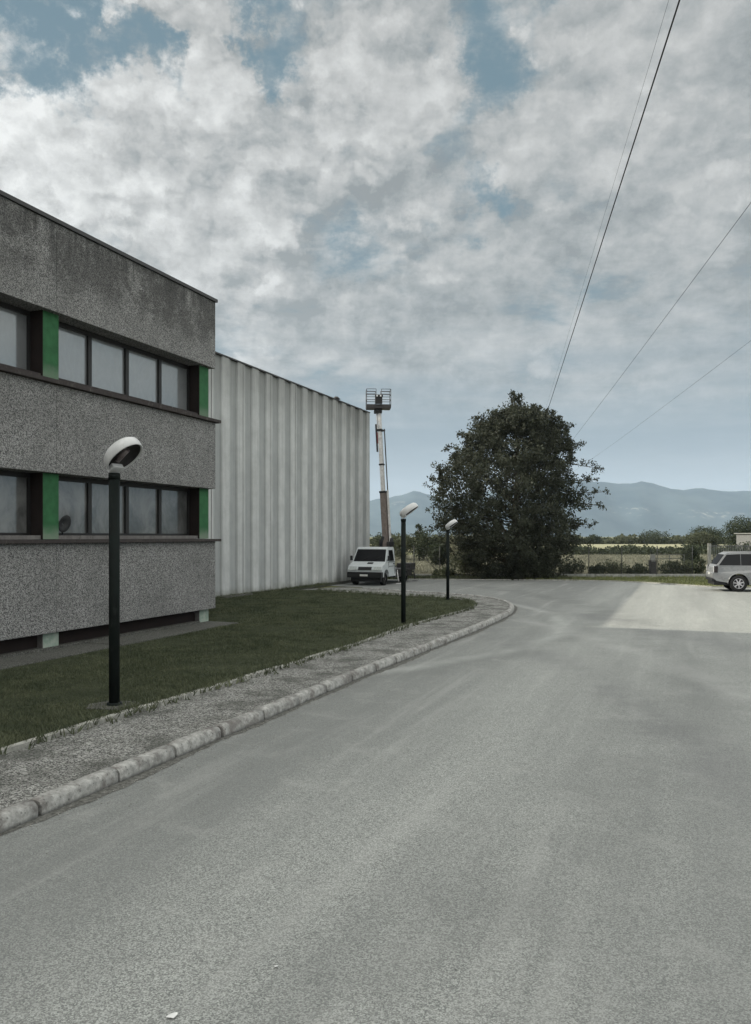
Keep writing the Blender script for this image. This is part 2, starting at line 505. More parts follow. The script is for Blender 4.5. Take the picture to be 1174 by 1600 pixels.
    M['post'] = plain('lamp_post_paint', (0.008, 0.011, 0.010), 0.75, 0.12, var=0.3, scale=5, dirt=(0.018, 0.021, 0.019))
    M['lamp_white'] = plain('lamp_hood_white', (0.52, 0.52, 0.52), 0.35, 0.45, var=0.06, scale=9, dirt=(0.42, 0.41, 0.38))
    M['lamp_in'] = plain('lamp_inside', (0.045, 0.042, 0.042), 0.35, 0.4, dirt=(0.06, 0.05, 0.045), scale=14)
    M['bulb'] = plain('lamp_bulb', (0.16, 0.13, 0.13), 0.3, 0.5)
    M['white'] = plain('truck_white', (0.46, 0.485, 0.495), 0.35, 0.45, var=0.08, dirt=(0.42, 0.43, 0.42))
    M['black'] = plain('black_plastic', (0.014, 0.014, 0.015), 0.6, 0.3)
    M['tyre'] = plain('tyre_rubber', (0.016, 0.016, 0.016), 0.85, 0.2)
    M['steel_dark'] = plain('dark_steel', (0.03, 0.028, 0.028), 0.55, 0.4, dirt=(0.07, 0.05, 0.04))
    M['boom_white'] = plain('boom_paint', (0.55, 0.54, 0.53), 0.4, 0.4, dirt=(0.24, 0.19, 0.16))
    M['boom_rust'] = plain('boom_lower_paint', (0.17, 0.14, 0.125), 0.6, 0.3, dirt=(0.06, 0.045, 0.04))
    M['red'] = plain('dull_red_paint', (0.14, 0.03, 0.035), 0.5, 0.3)
    M['silver'] = plain('car_champagne', (0.185, 0.19, 0.195), 0.3, 0.5, metallic=0.0, var=0.02)
    M['alloy'] = plain('alloy_rim', (0.5, 0.49, 0.51), 0.3, 0.5, metallic=0.6, var=0.05)
    M['lamp_lens'] = plain('headlight_lens', (0.36, 0.38, 0.37), 0.15, 0.6, var=0.2, scale=18)
    M['tail_red'] = plain('tail_lens_dark', (0.012, 0.008, 0.009), 0.15, 0.6)
    M['tail_clear'] = plain('tail_lens_clear', (0.65, 0.65, 0.65), 0.12, 0.6, var=0.1)
    M['plate'] = plain('number_plate', (0.5, 0.5, 0.48), 0.5, 0.3)
    M['fence_steel'] = plain('fence_galvanised', (0.055, 0.058, 0.055), 0.6, 0.35, metallic=0.0)
    M['pole_pale'] = plain('pale_gate_post', (0.24, 0.24, 0.225), 0.85, 0.2, dirt=(0.16, 0.16, 0.14))
    M['wall_conc'] = plain('low_wall_concrete', (0.27, 0.27, 0.25), 0.9, 0.15, scale=2, var=0.3, dirt=(0.07, 0.075, 0.06))
    M['wire'] = plain('power_cable', (0.016, 0.016, 0.018), 0.6, 0.2)
    M['wood'] = plain('pole_wood', (0.11, 0.09, 0.07), 0.9, 0.1)
    M['shed'] = plain('shed_cladding', (0.17, 0.17, 0.165), 0.7, 0.3)
    M['paint_line'] = plain('road_paint', (0.68, 0.68, 0.65), 0.8, 0.2, dirt=(0.35, 0.35, 0.34))
    M['paper'] = plain('litter_paper', (0.7, 0.7, 0.68), 0.8, 0.2)


mats()

# ------------------------------------------------------------------ object helpers
def tag(o, label=None, cat=None, group=None, kind=None):
    if label:
        o['label'] = label
    if cat:
        o['category'] = cat
    if group:
        o['group'] = group
    if kind:
        o['kind'] = kind
    return o


def empty(name, loc, rz=0.0, label=None, cat=None, group=None):
    o = bpy.data.objects.new(name, None)
    o.empty_display_size = 0.3
    col.objects.link(o)
    o.location = loc
    o.rotation_euler = (0, 0, rz)
    return tag(o, label, cat, group)


class MB:
    """collects geometry and links it as one mesh object"""
    def __init__(self):
        self.bm = bmesh.new()
        self.mi = 0

    def _mat(self, faces):
        for f in faces:
            f.material_index = self.mi

    def box(self, x0, x1, y0, y1, z0, z1, bev=0.0, T=None):
        vs = [self.bm.verts.new((x, y, z)) for z in (z0, z1) for x, y in ((x0, y0), (x1, y0), (x1, y1), (x0, y1))]
        q = [(0, 3, 2, 1), (4, 5, 6, 7), (0, 1, 5, 4), (1, 2, 6, 5), (2, 3, 7, 6), (3, 0, 4, 7)]
        fs = [self.bm.faces.new([vs[i] for i in a]) for a in q]
        self._mat(fs)
        if bev:
            es = list({e for f in fs for e in f.edges})
            r = bmesh.ops.bevel(self.bm, geom=es, offset=bev, segments=2, affect='EDGES', profile=0.6)
            self._mat(r['faces'])
            vs = list({v for f in r['faces'] for v in f.verts} | {v for v in vs if v.is_valid})
        if T is not None:
            bmesh.ops.transform(self.bm, matrix=T, verts=vs)
        return self

    def tube(self, pts, r, n=8, r1=None, cap=True):
        pts = [Vector(p) for p in pts]
        rings = []
        for i, p in enumerate(pts):
            a = pts[max(i - 1, 0)]
            b = pts[min(i + 1, len(pts) - 1)]
            d = (b - a).normalized()
            up = Vector((0, 0, 1)) if abs(d.z) < 0.95 else Vector((1, 0, 0))
            u = d.cross(up).normalized()
            v = u.cross(d).normalized()
            k = i / max(1, len(pts) - 1)
            rr = r if r1 is None else r + (r1 - r) * k
            rings.append([self.bm.verts.new(p + (u * math.cos(t) + v * math.sin(t)) * rr)
                          for t in [2 * math.pi * j / n for j in range(n)]])
        fs = []
        for a, b in zip(rings, rings[1:]):
            for j in range(n):
                fs.append(self.bm.faces.new((a[j], a[(j + 1) % n], b[(j + 1) % n], b[j])))
        if cap:
            fs.append(self.bm.faces.new(rings[0][::-1]))
            fs.append(self.bm.faces.new(rings[-1]))
        self._mat(fs)
        if n > 5:
            for f in fs[:-2 if cap else None]:
                f.smooth = True
        return self

    def prism(self, poly, y0, y1, inset=None):
        """polygon in x,z extruded along y; inset(x,z)->dy narrows the sides"""
        a = [self.bm.verts.new((x, y0 + (inset(x, z) if inset else 0), z)) for x, z in poly]
        b = [self.bm.verts.new((x, y1 - (inset(x, z) if inset else 0), z)) for x, z in poly]
        n = len(poly)
        fs = [self.bm.faces.new(a), self.bm.faces.new(b[::-1])]
        for i in range(n):
            fs.append(self.bm.faces.new((a[i], b[i], b[(i + 1) % n], a[(i + 1) % n])))
        self._mat(fs)
        return fs

    def plan(self, poly, z0, z1):
        a = [self.bm.verts.new((x, y, z0)) for x, y in poly]
        b = [self.bm.verts.new((x, y, z1)) for x, y in poly]
        n = len(poly)
        fs = [self.bm.faces.new(a[::-1]), self.bm.faces.new(b)]
        for i in range(n):
            fs.append(self.bm.faces.new((a[i], a[(i + 1) % n], b[(i + 1) % n], b[i])))
        self._mat(fs)
        return self

    def build(self, name, mat, parent=None):
        bmesh.ops.recalc_face_normals(self.bm, faces=self.bm.faces)
        me = bpy.data.meshes.new(name)
        self.bm.to_mesh(me)
        self.bm.free()
        for m in (mat if isinstance(mat, (list, tuple)) else [mat]):
            me.materials.append(m)
        o = bpy.data.objects.new(name, me)
        col.objects.link(o)
        if parent:
            o.parent = parent
        return o


def np_mesh(name, V, F, mat, parent=None, smooth=False):
    me = bpy.data.meshes.new(name)
    k = F.shape[1]
    me.vertices.add(len(V))
    me.vertices.foreach_set('co', np.ascontiguousarray(V, dtype=np.float32).ravel())
    me.loops.add(F.size)
    me.loops.foreach_set('vertex_index', np.ascontiguousarray(F, dtype=np.int32).ravel())
    me.polygons.add(len(F))
    me.polygons.foreach_set('loop_start', np.arange(0, F.size, k, dtype=np.int32))
    me.polygons.foreach_set('loop_total', np.full(len(F), k, dtype=np.int32))
    if smooth:
        me.polygons.foreach_set('use_smooth', np.ones(len(F), dtype=bool))
    me.update()
    me.validate()
    me.materials.append(mat)
    o = bpy.data.objects.new(name, me)
    col.objects.link(o)
    if parent:
        o.parent = parent
    return o


def struct(o):
    o['kind'] = 'structure'
    return o


def children(o):
    return [c for c in bpy.data.objects if c.parent == o]


def copy_tree(o, parent=None):
    c = o.copy()
    col.objects.link(c)
    c.parent = parent
    for ch in children(o):
        copy_tree(ch, c)
    return c


def leaf_cloud(P, size, up=0.0, aspect=2.0):
    """one pointed leaf (a rhombus bent along its rib) at each point"""
    n = len(P)
    d = rng.normal(size=(n, 3))
    d[:, 2] += up
    d /= np.linalg.norm(d, axis=1)[:, None]
    q = rng.normal(size=(n, 3))
    s = np.cross(d, q)
    s /= np.linalg.norm(s, axis=1)[:, None]
    L = size * rng.uniform(0.6, 1.35, n)[:, None]
    W = L / aspect * 0.5
    V = np.empty((n, 4, 3))
    V[:, 0] = P
    V[:, 1] = P + d * L * 0.5 + s * W
    V[:, 2] = P + d * L
    V[:, 3] = P + d * L * 0.5 - s * W
    F = np.arange(n * 4).reshape(n, 4)
    return V.reshape(-1, 3), F


# ------------------------------------------------------------------ setting: ground
AX = Vector((-0.3616, -0.9323, 0))        # along the facades, towards the camera
NR = Vector((0.9323, -0.3616, 0))         # out of the facades, towards the road
RZ = math.atan2(AX.y, AX.x)
A0 = Vector((-4.64, 23.2, 0))             # far corner of the office block
H0 = Vector((-6.12, 32.8, 0))             # point on the hall wall


def ground():
    b = MB()
    s = 12000
    b.plan([(-s, -300), (s, -300), (s, s), (-s, s)], -0.6, -0.03)
    struct(b.build('ground', M['country']))
    edge = [(-3, 49.0), (2.0, 48.2), (11.4, 47.1), (13.6, 46.2), (15.3, 44.5), (17.2, 40.9), (20, 40.3), (45, 38.5)]
    b = MB()
    b.plan([(-9.5, 49.5)] + edge + [(45, -30), (-9.0, -30), (-12, -14), (-8.7, -6), (-3.2, 8), (0, 16), (0, 40)], -0.02, 0.0)
    struct(b.build('asphalt_road', M['asphalt']))
    # pale flush edge stones along the far verge
    b = MB()
    pts = edge[1:]
    strip(b, pts, 0.16, 0.0, 0.05)
    struct(b.build('verge_kerb', M['edging']))
    b = MB()
    b.plan([(-60, 52), (70, 52), (110, 112), (-60, 112)], -0.05, -0.015)
    struct(b.build('scrub_field', M['scrub']))
    b = MB()
    b.plan([(-80, 135), (200, 135), (330, 270), (-80, 270)], -0.05, -0.01)
    struct(b.build('crop_field', M['crop']))


def strip(b, pts, w, z0, z1):
    """a flat band of width w centred on a polyline"""
    pts = [Vector((p[0], p[1], 0)) for p in pts]
    L, Rr = [], []
    for i, p in enumerate(pts):
        d = (pts[min(i + 1, len(pts) - 1)] - pts[max(i - 1, 0)]).normalized()
        n = Vector((-d.y, d.x, 0)) * w / 2
        L.append(p + n)
        Rr.append(p - n)
    vb = [[b.bm.verts.new((q.x, q.y, z)) for q in S] for S in (L, Rr) for z in (z0, z1)]
    lb, lt, rb, rt = vb
    for i in range(len(pts) - 1):
        b.bm.faces.new((lt[i], rt[i], rt[i + 1], lt[i + 1]))
        b.bm.faces.new((lb[i], lt[i], lt[i + 1], lb[i + 1]))
        b.bm.faces.new((rt[i], rb[i], rb[i + 1], rt[i + 1]))
    b.bm.faces.new((lb[0], rb[0], rt[0], lt[0]))
    b.bm.faces.new((lb[-1], lt[-1], rt[-1], rb[-1]))


def spline(pts, step=0.35):
    """Catmull-Rom resample of a polyline"""
    P = [Vector((p[0], p[1], 0)) for p in pts]
    P = [P[0] * 2 - P[1]] + P + [P[-1] * 2 - P[-2]]
    out = []
    for i in range(1, len(P) - 2):
        n = max(2, int((P[i + 1] - P[i]).length / step))
        for k in range(n):
            t = k / n
            a, b_, c, d = P[i - 1], P[i], P[i + 1], P[i + 2]
            out.append(0.5 * ((2 * b_) + (c - a) * t + (2 * a - 5 * b_ + 4 * c - d) * t * t + (3 * b_ - a - 3 * c + d) * t ** 3))
    out.append(P[-2])
    return [(p.x, p.y) for p in out]


LAWN = spline([(-10.3, -6), (-6.6, 3.2), (-4.3, 9.16), (-3.66, 10.74), (-3.2, 11.75), (-1.96, 14.67), (-0.4, 18.5), (0.9, 22.1),
               (2.3, 25.2), (3.25, 27.5), (3.6, 29.2), (3.45, 30.9), (2.6, 32.2), (1.2, 33.3), (-0.75, 34.9), (-2.5, 36.6)])
KOUT = spline([(-8.7, -6), (-5.4, 2.0), (-3.28, 6.97), (-2.79, 8.19), (-2.05, 10.09), (-1.52, 11.4), (-0.32, 14.5), (1.11, 17.9), (3.1, 22.7),
               (4.45, 26.4), (5.0, 28.9), (5.02, 30.9), (4.5, 32.9), (3.2, 34.7), (1.3, 36.4), (-0.6, 38.4)])


def offset(pts, d):
    P = [Vector((x, y, 0)) for x, y in pts]
    out = []
    for i, p in enumerate(P):
        t = (P[min(i + 1, len(P) - 1)] - P[max(i - 1, 0)]).normalized()
        out.append((p.x - t.y * d, p.y + t.x * d))
    return out


KIN = offset(KOUT, 0.10)


def pavement():
    wall_far = [(-2.5, 40.7), (-3.0, 39.0)]
    b = MB()
    inner = LAWN
    b.plan([(-12.5, -6)] + KIN + [(-1.6, 39.5), (-3.2, 38.0)] + [(-13.5, 12)], 0.0, 0.105)
    struct(b.build('pavement', M['gravel']))
    # lawn sheet lying 5 cm proud, with a gentle crown
    poly = [Vector((x, y, 0)) for x, y in LAWN]
    lft = [H0 + AX * -4.0 - NR * 0.6, H0 + AX * 10 - NR * 0.6, A0 + NR * 0.4 + AX * 0.6, A0 + NR * 0.4 + AX * 31]
    base = [(p.x, p.y) for p in lft]
    b = MB()
    b.plan([(x, y) for x, y in LAWN] + base, 0.06, 0.125)
    struct(b.build('lawn', M['turf']))
    # concrete edging between lawn and pavement, laid in slightly uneven lengths
    b = MB()
    seg = []
    for i in range(len(LAWN)):
        seg.append(LAWN[i])
        if len(seg) == 4 or i == len(LAWN) - 1:
            dz = random.uniform(-0.008, 0.008)
            if len(seg) > 1:
                strip(b, seg, 0.10, 0.08, 0.165 + dz)
            seg = [LAWN[i]]
    struct(b.build('lawn_edging', M['edging']))
    # kerb stones
    b = MB()
    prof = [(-0.05, 0.0), (-0.05, 0.12), (-0.035, 0.148), (0.0, 0.158), (0.07, 0.157), (0.105, 0.143), (0.127, 0.11), (0.135, 0.0)]
    pts = [Vector((x, y, 0)) for x, y in spline(KOUT, 0.12)]
    k0 = 0
    L = 0.0
    rings = []

    def flush(rings):
        for a, c in zip(rings, rings[1:]):
            for j in range(len(prof) - 1):
                f = b.bm.faces.new((a[j], a[j + 1], c[j + 1], c[j]))
                f.smooth = True
        b.bm.faces.new(rings[0])
        b.bm.faces.new(rings[-1][::-1])
    dz = dn = 0.0
    for i, p in enumerate(pts[:-1]):
        d = (pts[i + 1] - pts[max(0, i - 1)]).normalized()
        n = Vector((d.y, -d.x, 0))
        ww = [random.gauss(0, 0.0028) for _ in prof]
        rings.append([b.bm.verts.new(p + n * (o - 0.13 + dn + ww[j]) + Vector((0, 0, max(-0.01, h + (dz + ww[-j] if h > 0 else 0))))) for j, (o, h) in enumerate(prof)])
        L += (pts[i + 1] - p).length
        if L > 1.0 and len(rings) > 2:
            flush(rings)
            q = pts[i + 1] - d * 0.106
            n_ = n
            L = 0
            dz = random.uniform(-0.004, 0.004)
            dn = random.uniform(-0.006, 0.006)
            rings = [[b.bm.verts.new(q + n_ * (o - 0.13 + dn) + Vector((0, 0, max(-0.01, h - 0.012 + (dz if h > 0 else 0))))) for j, (o, h) in enumerate(prof)]]
    if len(rings) > 1:
        flush(rings)
    struct(b.build('kerb', M['kerb']))
    # silt and moss gathered in the gutter, ragged on the road side
    b = MB()
    G = spline(KOUT, 0.1)
    i0 = offset(G, 0.02)
    rag = [(-0.03 - 0.06 * abs(math.sin(i * .13) + 0.6 * math.sin(i * .031 + 1)) - random.uniform(0, 0.05)) for i in range(len(G))]
    P_ = [Vector((x, y, 0)) for x, y in G]
    v0 = [b.bm.verts.new((x, y, 0.012)) for x, y in i0]
    v1 = []
    for i, p in enumerate(P_):
        t = (P_[min(i + 1, len(P_) - 1)] - P_[max(i - 1, 0)]).normalized()
        v1.append(b.bm.verts.new((p.x - t.y * rag[i], p.y + t.x * rag[i], 0.004)))
    for i in range(len(G) - 1):
        b.bm.faces.new((v0[i], v0[i + 1], v1[i + 1], v1[i]))
    struct(b.build('gutter_silt', M['silt']))
    # concrete footing pad round the near lamp
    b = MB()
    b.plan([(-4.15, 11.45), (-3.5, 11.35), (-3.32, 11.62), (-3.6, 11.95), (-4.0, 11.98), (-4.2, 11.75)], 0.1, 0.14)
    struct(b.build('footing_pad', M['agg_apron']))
    # slab path along the foot of the hall
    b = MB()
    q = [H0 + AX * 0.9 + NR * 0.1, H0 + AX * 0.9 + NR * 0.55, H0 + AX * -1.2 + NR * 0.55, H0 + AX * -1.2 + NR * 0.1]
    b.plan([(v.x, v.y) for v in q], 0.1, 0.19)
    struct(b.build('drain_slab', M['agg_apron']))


def inside(x, y, poly):
    c = np.zeros(len(x), bool)
    n = len(poly)
    for i in range(n):
        x0, y0 = poly[i]
        x1, y1 = poly[(i + 1) % n]
        k = ((y0 > y) != (y1 > y)) & (x < (x1 - x0) * (y - y0) / ((y1 - y0) or 1e-9) + x0)
        c ^= k
    return c


def blades(name, P, h, w, mat, lean=0.45):
    n = len(P)
    a = rng.uniform(0, 2 * np.pi, n)
    s = np.stack([np.cos(a), np.sin(a), np.zeros(n)], 1) * (w * rng.uniform(0.6, 1.4, n))[:, None]
    hh = h * rng.uniform(0.5, 1.3, n)
    tip = np.stack([rng.normal(0, lean, n) * hh, rng.normal(0, lean, n) * hh, hh], 1)
    V = np.empty((n, 3, 3))
    V[:, 0] = P - s
    V[:, 1] = P + s
    V[:, 2] = P + tip
    return np_mesh(name, V.reshape(-1, 3), np.arange(n * 3).reshape(n, 3), mat)


def grass():
    lft = [H0 + AX * -4.0 - NR * 0.0, H0 + AX * 8, A0 + NR * 0.9 + AX * 0.2, A0 + NR * 0.95 + AX * 31]
    poly = LAWN + [(p.x, p.y) for p in lft]
    N = 900000
    y = 6.5 + 31 * rng.random(N) ** 1.5
    x = rng.uniform(-8.5, 3.9, N)
    k = inside(x, y, poly)
    x, y = x[k], y[k]
    # keep clumpy density
    dens = 0.55 + 0.45 * np.sin(x * 2.1 + np.sin(y * 1.3) * 2) * np.cos(y * 1.7 + x)
    k = rng.random(len(x)) < 0.35 + 0.5 * dens
    x, y = x[k][:230000], y[k][:230000]
    P = np.stack([x, y, np.full(len(x), 0.122)], 1)
    w = 0.0035 + 0.00035 * y
    n = len(P)
    a = rng.uniform(0, 2 * np.pi, n)
    s = np.stack([np.cos(a), np.sin(a), np.zeros(n)], 1) * w[:, None]
    hh = (0.035 + 0.02 * np.sin(x * 1.7) * np.sin(y * 1.1)) * rng.uniform(0.5, 1.5, n)
    V = np.empty((n, 3, 3))
    V[:, 0] = P - s
    V[:, 1] = P + s
    V[:, 2] = P + np.stack([rng.normal(0, .5, n) * hh, rng.normal(0, .5, n) * hh, hh], 1)
    o = np_mesh('grass', V.reshape(-1, 3), np.arange(n * 3).reshape(n, 3), M['lawn'])
    tag(o, 'short dull green grass covering the lawn by the offices', 'grass', kind='stuff')
    # weeds along wall feet and the lawn rim
    P = []
    for i in range(900):
        t = random.uniform(-9.5, 2.0)
        q = H0 + AX * t + NR * random.uniform(0.08, 0.45 if random.random() < .8 else 0.9)
        P.append((q.x, q.y, 0.12))
    for i in range(2600):
        x_, y_ = random.choice(LAWN[30:])
        P.append((x_ + random.gauss(-0.05, 0.05), y_ + random.gauss(0, 0.2), 0.12))
    P = np.repeat(np.array(P), 3, 0) + rng.normal(0, 0.03, (len(P) * 3, 3)) * (1, 1, 0)
    o = blades('weeds', P, 0.12, 0.012, M['lawn'], 0.6)
    tag(o, 'ragged weeds along the hall foot and the lawn rim', 'weeds', kind='stuff')
    # green verge beyond the asphalt on the right
    n = 26000
    x = rng.uniform(9, 34, n)
    y = rng.uniform(40.6, 51, n)
    k = (rng.random(n) < 0.25 + 0.6 * (np.sin(x * 1.9) * np.cos(y * 1.3 + x) > -0.1)) & (y > np.interp(x, [9, 13.6, 15.3, 17.2, 20, 34], [47.4, 46.4, 44.7, 41.2, 40.5, 39.5]))
    x, y = x[k], y[k]
    o = blades('verge_grass', np.stack([x, y, np.zeros(len(x)) - 0.01], 1), 0.13, 0.03, M['verge'], 0.5)
    tag(o, 'bright green grass verge beside the parked car', 'grass', kind='stuff')
    n = 9000
    x = rng.uniform(-4, 12, n)
    y = rng.uniform(48.7, 51, n)
    o = blades('shaded_verge', np.stack([x, y, np.zeros(n) - 0.01], 1), 0.16, 0.03, M['lawn'], 0.5)
    tag(o, 'dark weedy strip between asphalt edge and fence', 'grass', kind='stuff')
    # dry growth of the field
    n = 90000
    y = 52 + 58 * rng.random(n) ** 1.4
    x = rng.uniform(-0.15, 0.62, n) * y
    cl = np.sin(x * .9 + np.sin(y * .4) * 3) * np.cos(y * .55 + x * .3)
    k = rng.random(n) < 0.45 + 0.5 * cl
    x, y = x[k], y[k]
    hh = 0.28
    o = blades('field_weeds', np.stack([x, y, np.zeros(len(x)) - 0.02], 1), hh, 0.045, M['weeds'], 0.4)
    tag(o, 'dry grey green weeds covering the field behind the fence', 'weeds', kind='stuff')


# ------------------------------------------------------------------ office block
def office():
    B = empty('office_building', A0, RZ, 'two storey office block of grey pebbled concrete panels with black window bands and green columns', 'building')
    T1 = 30.2
    BAY = 5.93
    b = MB()
    b.box(0.13, T1 - 0.1, -14, -0.56, 0.0, 9.2)
    b.build('wall', M['core'], B)
    joints = [0.0, 0.345] + [0.355 + BAY * i for i in range(1, 6)] + [T1]
    for z0, z1 in ((0.52, 2.45), (3.97, 5.88), (7.46, 9.38)):
        for i in range(len(joints) - 1):
            a, c = joints[i] + (0.003 if i else 0), joints[i + 1] - 0.003
            b = MB()
            b.box(a, c, -0.553, random.uniform(-0.004, 0.004), z0, z1, 0.012)
            b.build('wall_panel', M['agg'], B)
        # return panel round the far corner
        b = MB()
        b.box(0.0, 0.12, -14, -0.56, z0, z1, 0.01)
        b.build('wall_panel', M['agg'], B)
    b = MB()
    b.box(-0.05, T1, -14.05, 0.05, 9.385, 9.47)
    b.build('coping', M['coping'], B)
    b = MB()
    b.box(0.2, T1 - 0.2, -13.9, -0.6, 9.2, 9.3)
    b.build('roof', M['coping'], B)
    for z0, z1, zs in ((2.452, 2.53, 2.62), (5.882, 5.97, 6.10)):
        b = MB()
        n = 0
        t = -0.11
        while t < T1:
            e = min(t + 2.96, T1)
            b.box(t + 0.004, e - 0.004, -0.50, 0.13 + random.uniform(-0.004, 0.004), z0, z1 + random.uniform(-0.004, 0.003), 0.008)
            t = e
        b.build('window_ledge', M['ledge'], B)
        b = MB()
        b.box(0.14, T1 - 0.1, -0.552, -0.20, z1 + 0.003, zs)
        b.build('sill', M['sill'] if z0 < 3 else M['ledge'], B)
    # columns
    for i in range(6):
        c0 = 0.13 + BAY * i
        for z0, z1 in ((0.04, 0.519), (2.535, 3.969), (5.975, 7.459)):
            b = MB()
            b.box(c0, c0 + 0.46, -0.552, -0.15, z0, z1, 0.006)
            b.mi = 1
            b.box(c0 + 0.461, c0 + 0.475, -0.55, -0.153, z0, z1)
            b.build('column', [M['green'], M['core'] if z0 > 1 else M['sill']], B)
    # windows: four lights to a bay
    for i in range(5):
        a = 0.62 + BAY * i
        w = (BAY - 0.49) / 4
        for z0, z1, gm in ((2.625, 3.96, 'glass_low'), (6.105, 7.45, 'glass_up')):
            for k in range(4):
                x0, x1 = a + w * k, a + w * (k + 1)
                b = MB()
                b.box(x0, x1, -0.545, -0.47, z0, z0 + 0.05)
                b.box(x0, x1, -0.545, -0.47, z1 - 0.10, z1)
                b.box(x0, x0 + 0.06, -0.545, -0.465, z0 + 0.05, z1 - 0.10)
                b.box(x1 - 0.06, x1, -0.545, -0.465, z0 + 0.05, z1 - 0.10)
                f = b.build('window', M['frame'], B)
                b = MB()
                b.box(x0 + 0.055, x1 - 0.055, -0.54, -0.52, z0 + 0.045, z1 - 0.095)
                tl = random.uniform(-0.004, 0.004)
                p = b.build('pane', M[gm], f)
    # low basement strip and the concrete apron
    b = MB()
    b.box(0.3, T1, -0.50, -0.30, 0.12, 0.5)
    b.build('basement_wall', M['core'], B)
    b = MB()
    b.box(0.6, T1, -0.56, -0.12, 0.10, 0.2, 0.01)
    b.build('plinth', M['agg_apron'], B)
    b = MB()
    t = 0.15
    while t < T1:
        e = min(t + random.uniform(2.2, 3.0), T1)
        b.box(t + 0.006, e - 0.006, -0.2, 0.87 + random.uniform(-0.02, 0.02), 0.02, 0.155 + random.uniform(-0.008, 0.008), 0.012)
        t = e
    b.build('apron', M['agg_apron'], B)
    # dark dish resting on the lower ledge
    D = empty('satellite_dish', A0 + AX * 5.72 + NR * -0.36 + Vector((0, 0, 2.62)), RZ, 'small dark round dish on a short stem on the lower ledge', 'dish')
    b = MB()
    prev = None
    for k, (r, yy) in enumerate(((0.02, 0.0), (0.1, 0.012), (0.17, 0.04), (0.185, 0.065), (0.18, 0.075), (0.1, 0.03), (0.02, 0.012))):
        ring = [b.bm.verts.new((0.2 * 0 + r * 1.05 * math.cos(a), yy, 0.26 + r * math.sin(a) - 0.35 * r * math.cos(a))) for a in [2 * math.pi * j / 20 for j in range(20)]]
        if prev:
            for j in range(20):
                b.bm.faces.new((prev[j], prev[(j + 1) % 20], ring[(j + 1) % 20], ring[j])).smooth = True
        prev = ring
    b.build('reflector', M['black'], D)
    b = MB()
    b.tube([(0.0, 0.0, 0.0), (0.0, -0.01, 0.14), (0.0, 0.01, 0.25)], 0.018, 8)
    b.box(-0.07, 0.07, -0.05, 0.05, 0.0, 0.015)
    b.build('stem', M['black'], D)


# ------------------------------------------------------------------ hall
def hall():
    Hh = 10.0
    X0, X1 = -15.98, 8.2
    B = empty('warehouse_hall', H0, RZ, 'long pale industrial hall clad in ribbed vertical concrete panels', 'building')
    per = 1.22
    # cladding panels two ribs wide, butted with a dark joint
    x = X0
    while x < X1:
        n = 2
        b = MB()
        prof = []
        for k in range(n):
            o = x + k * per
            prof += [(o + (0.022 if k == 0 else 0.0), 0.0), (o + 0.40, 0.0), (o + 0.45, -0.10), (o + 0.80, -0.10), (o + 1.15, 0.0)]
        prof.append((x + n * per - 0.022, 0.0))
        bot = [b.bm.verts.new((px, py, 0.05)) for px, py in prof]
        top = [b.bm.verts.new((px, py, Hh - 0.06)) for px, py in prof]
        bb = [b.bm.verts.new((px, -0.3, 0.05)) for px, py in (prof[0], prof[-1])]
        tb = [b.bm.verts.new((px, -0.3, Hh - 0.06)) for px, py in (prof[0], prof[-1])]
        for i in range(len(prof) - 1):
            b.bm.faces.new((bot[i], bot[i + 1], top[i + 1], top[i]))
        b.bm.faces.new((bot[0], top[0], tb[0], bb[0]))
        b.bm.faces.new((bot[-1], bb[1], tb[1], top[-1]))
        b.bm.faces.new(top + [tb[1], tb[0]])
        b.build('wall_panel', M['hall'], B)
        b = MB()
        b.box(x - 0.021, x + 0.021, -0.29, -0.012, 0.06, Hh - 0.07)
        b.build('panel_joint', M['core'], B)
        x += n * per
    X1e = x
    b = MB()
    b.box(X0 + 0.02, X1e - 0.05, -26, -0.302, 0.0, Hh - 0.12)
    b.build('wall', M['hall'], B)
    b = MB()
    b.box(X0 - 0.02, X1e, -26.1, 0.03, Hh - 0.058, Hh + 0.0)
    b.build('roof_edge', M['coping'], B)
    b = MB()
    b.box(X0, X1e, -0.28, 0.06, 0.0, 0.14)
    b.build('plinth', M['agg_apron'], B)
    b = MB()
    c = -12.2
    b.tube([(c, -0.5, Hh), (c, -0.5, Hh + 0.22)], 0.12, 12)
    b.tube([(c, -0.5, Hh + 0.2), (c, -0.5, Hh + 0.34)], 0.24, 12, 0.1)
    b.build('roof_vent', M['steel_dark'], B)
    b = MB()
    c = X0 + 0.6
    b.box(c - 0.05, c + 0.05, -0.4, -0.3, Hh, Hh + 0.16)
    b.build('roof_bracket', M['steel_dark'], B)


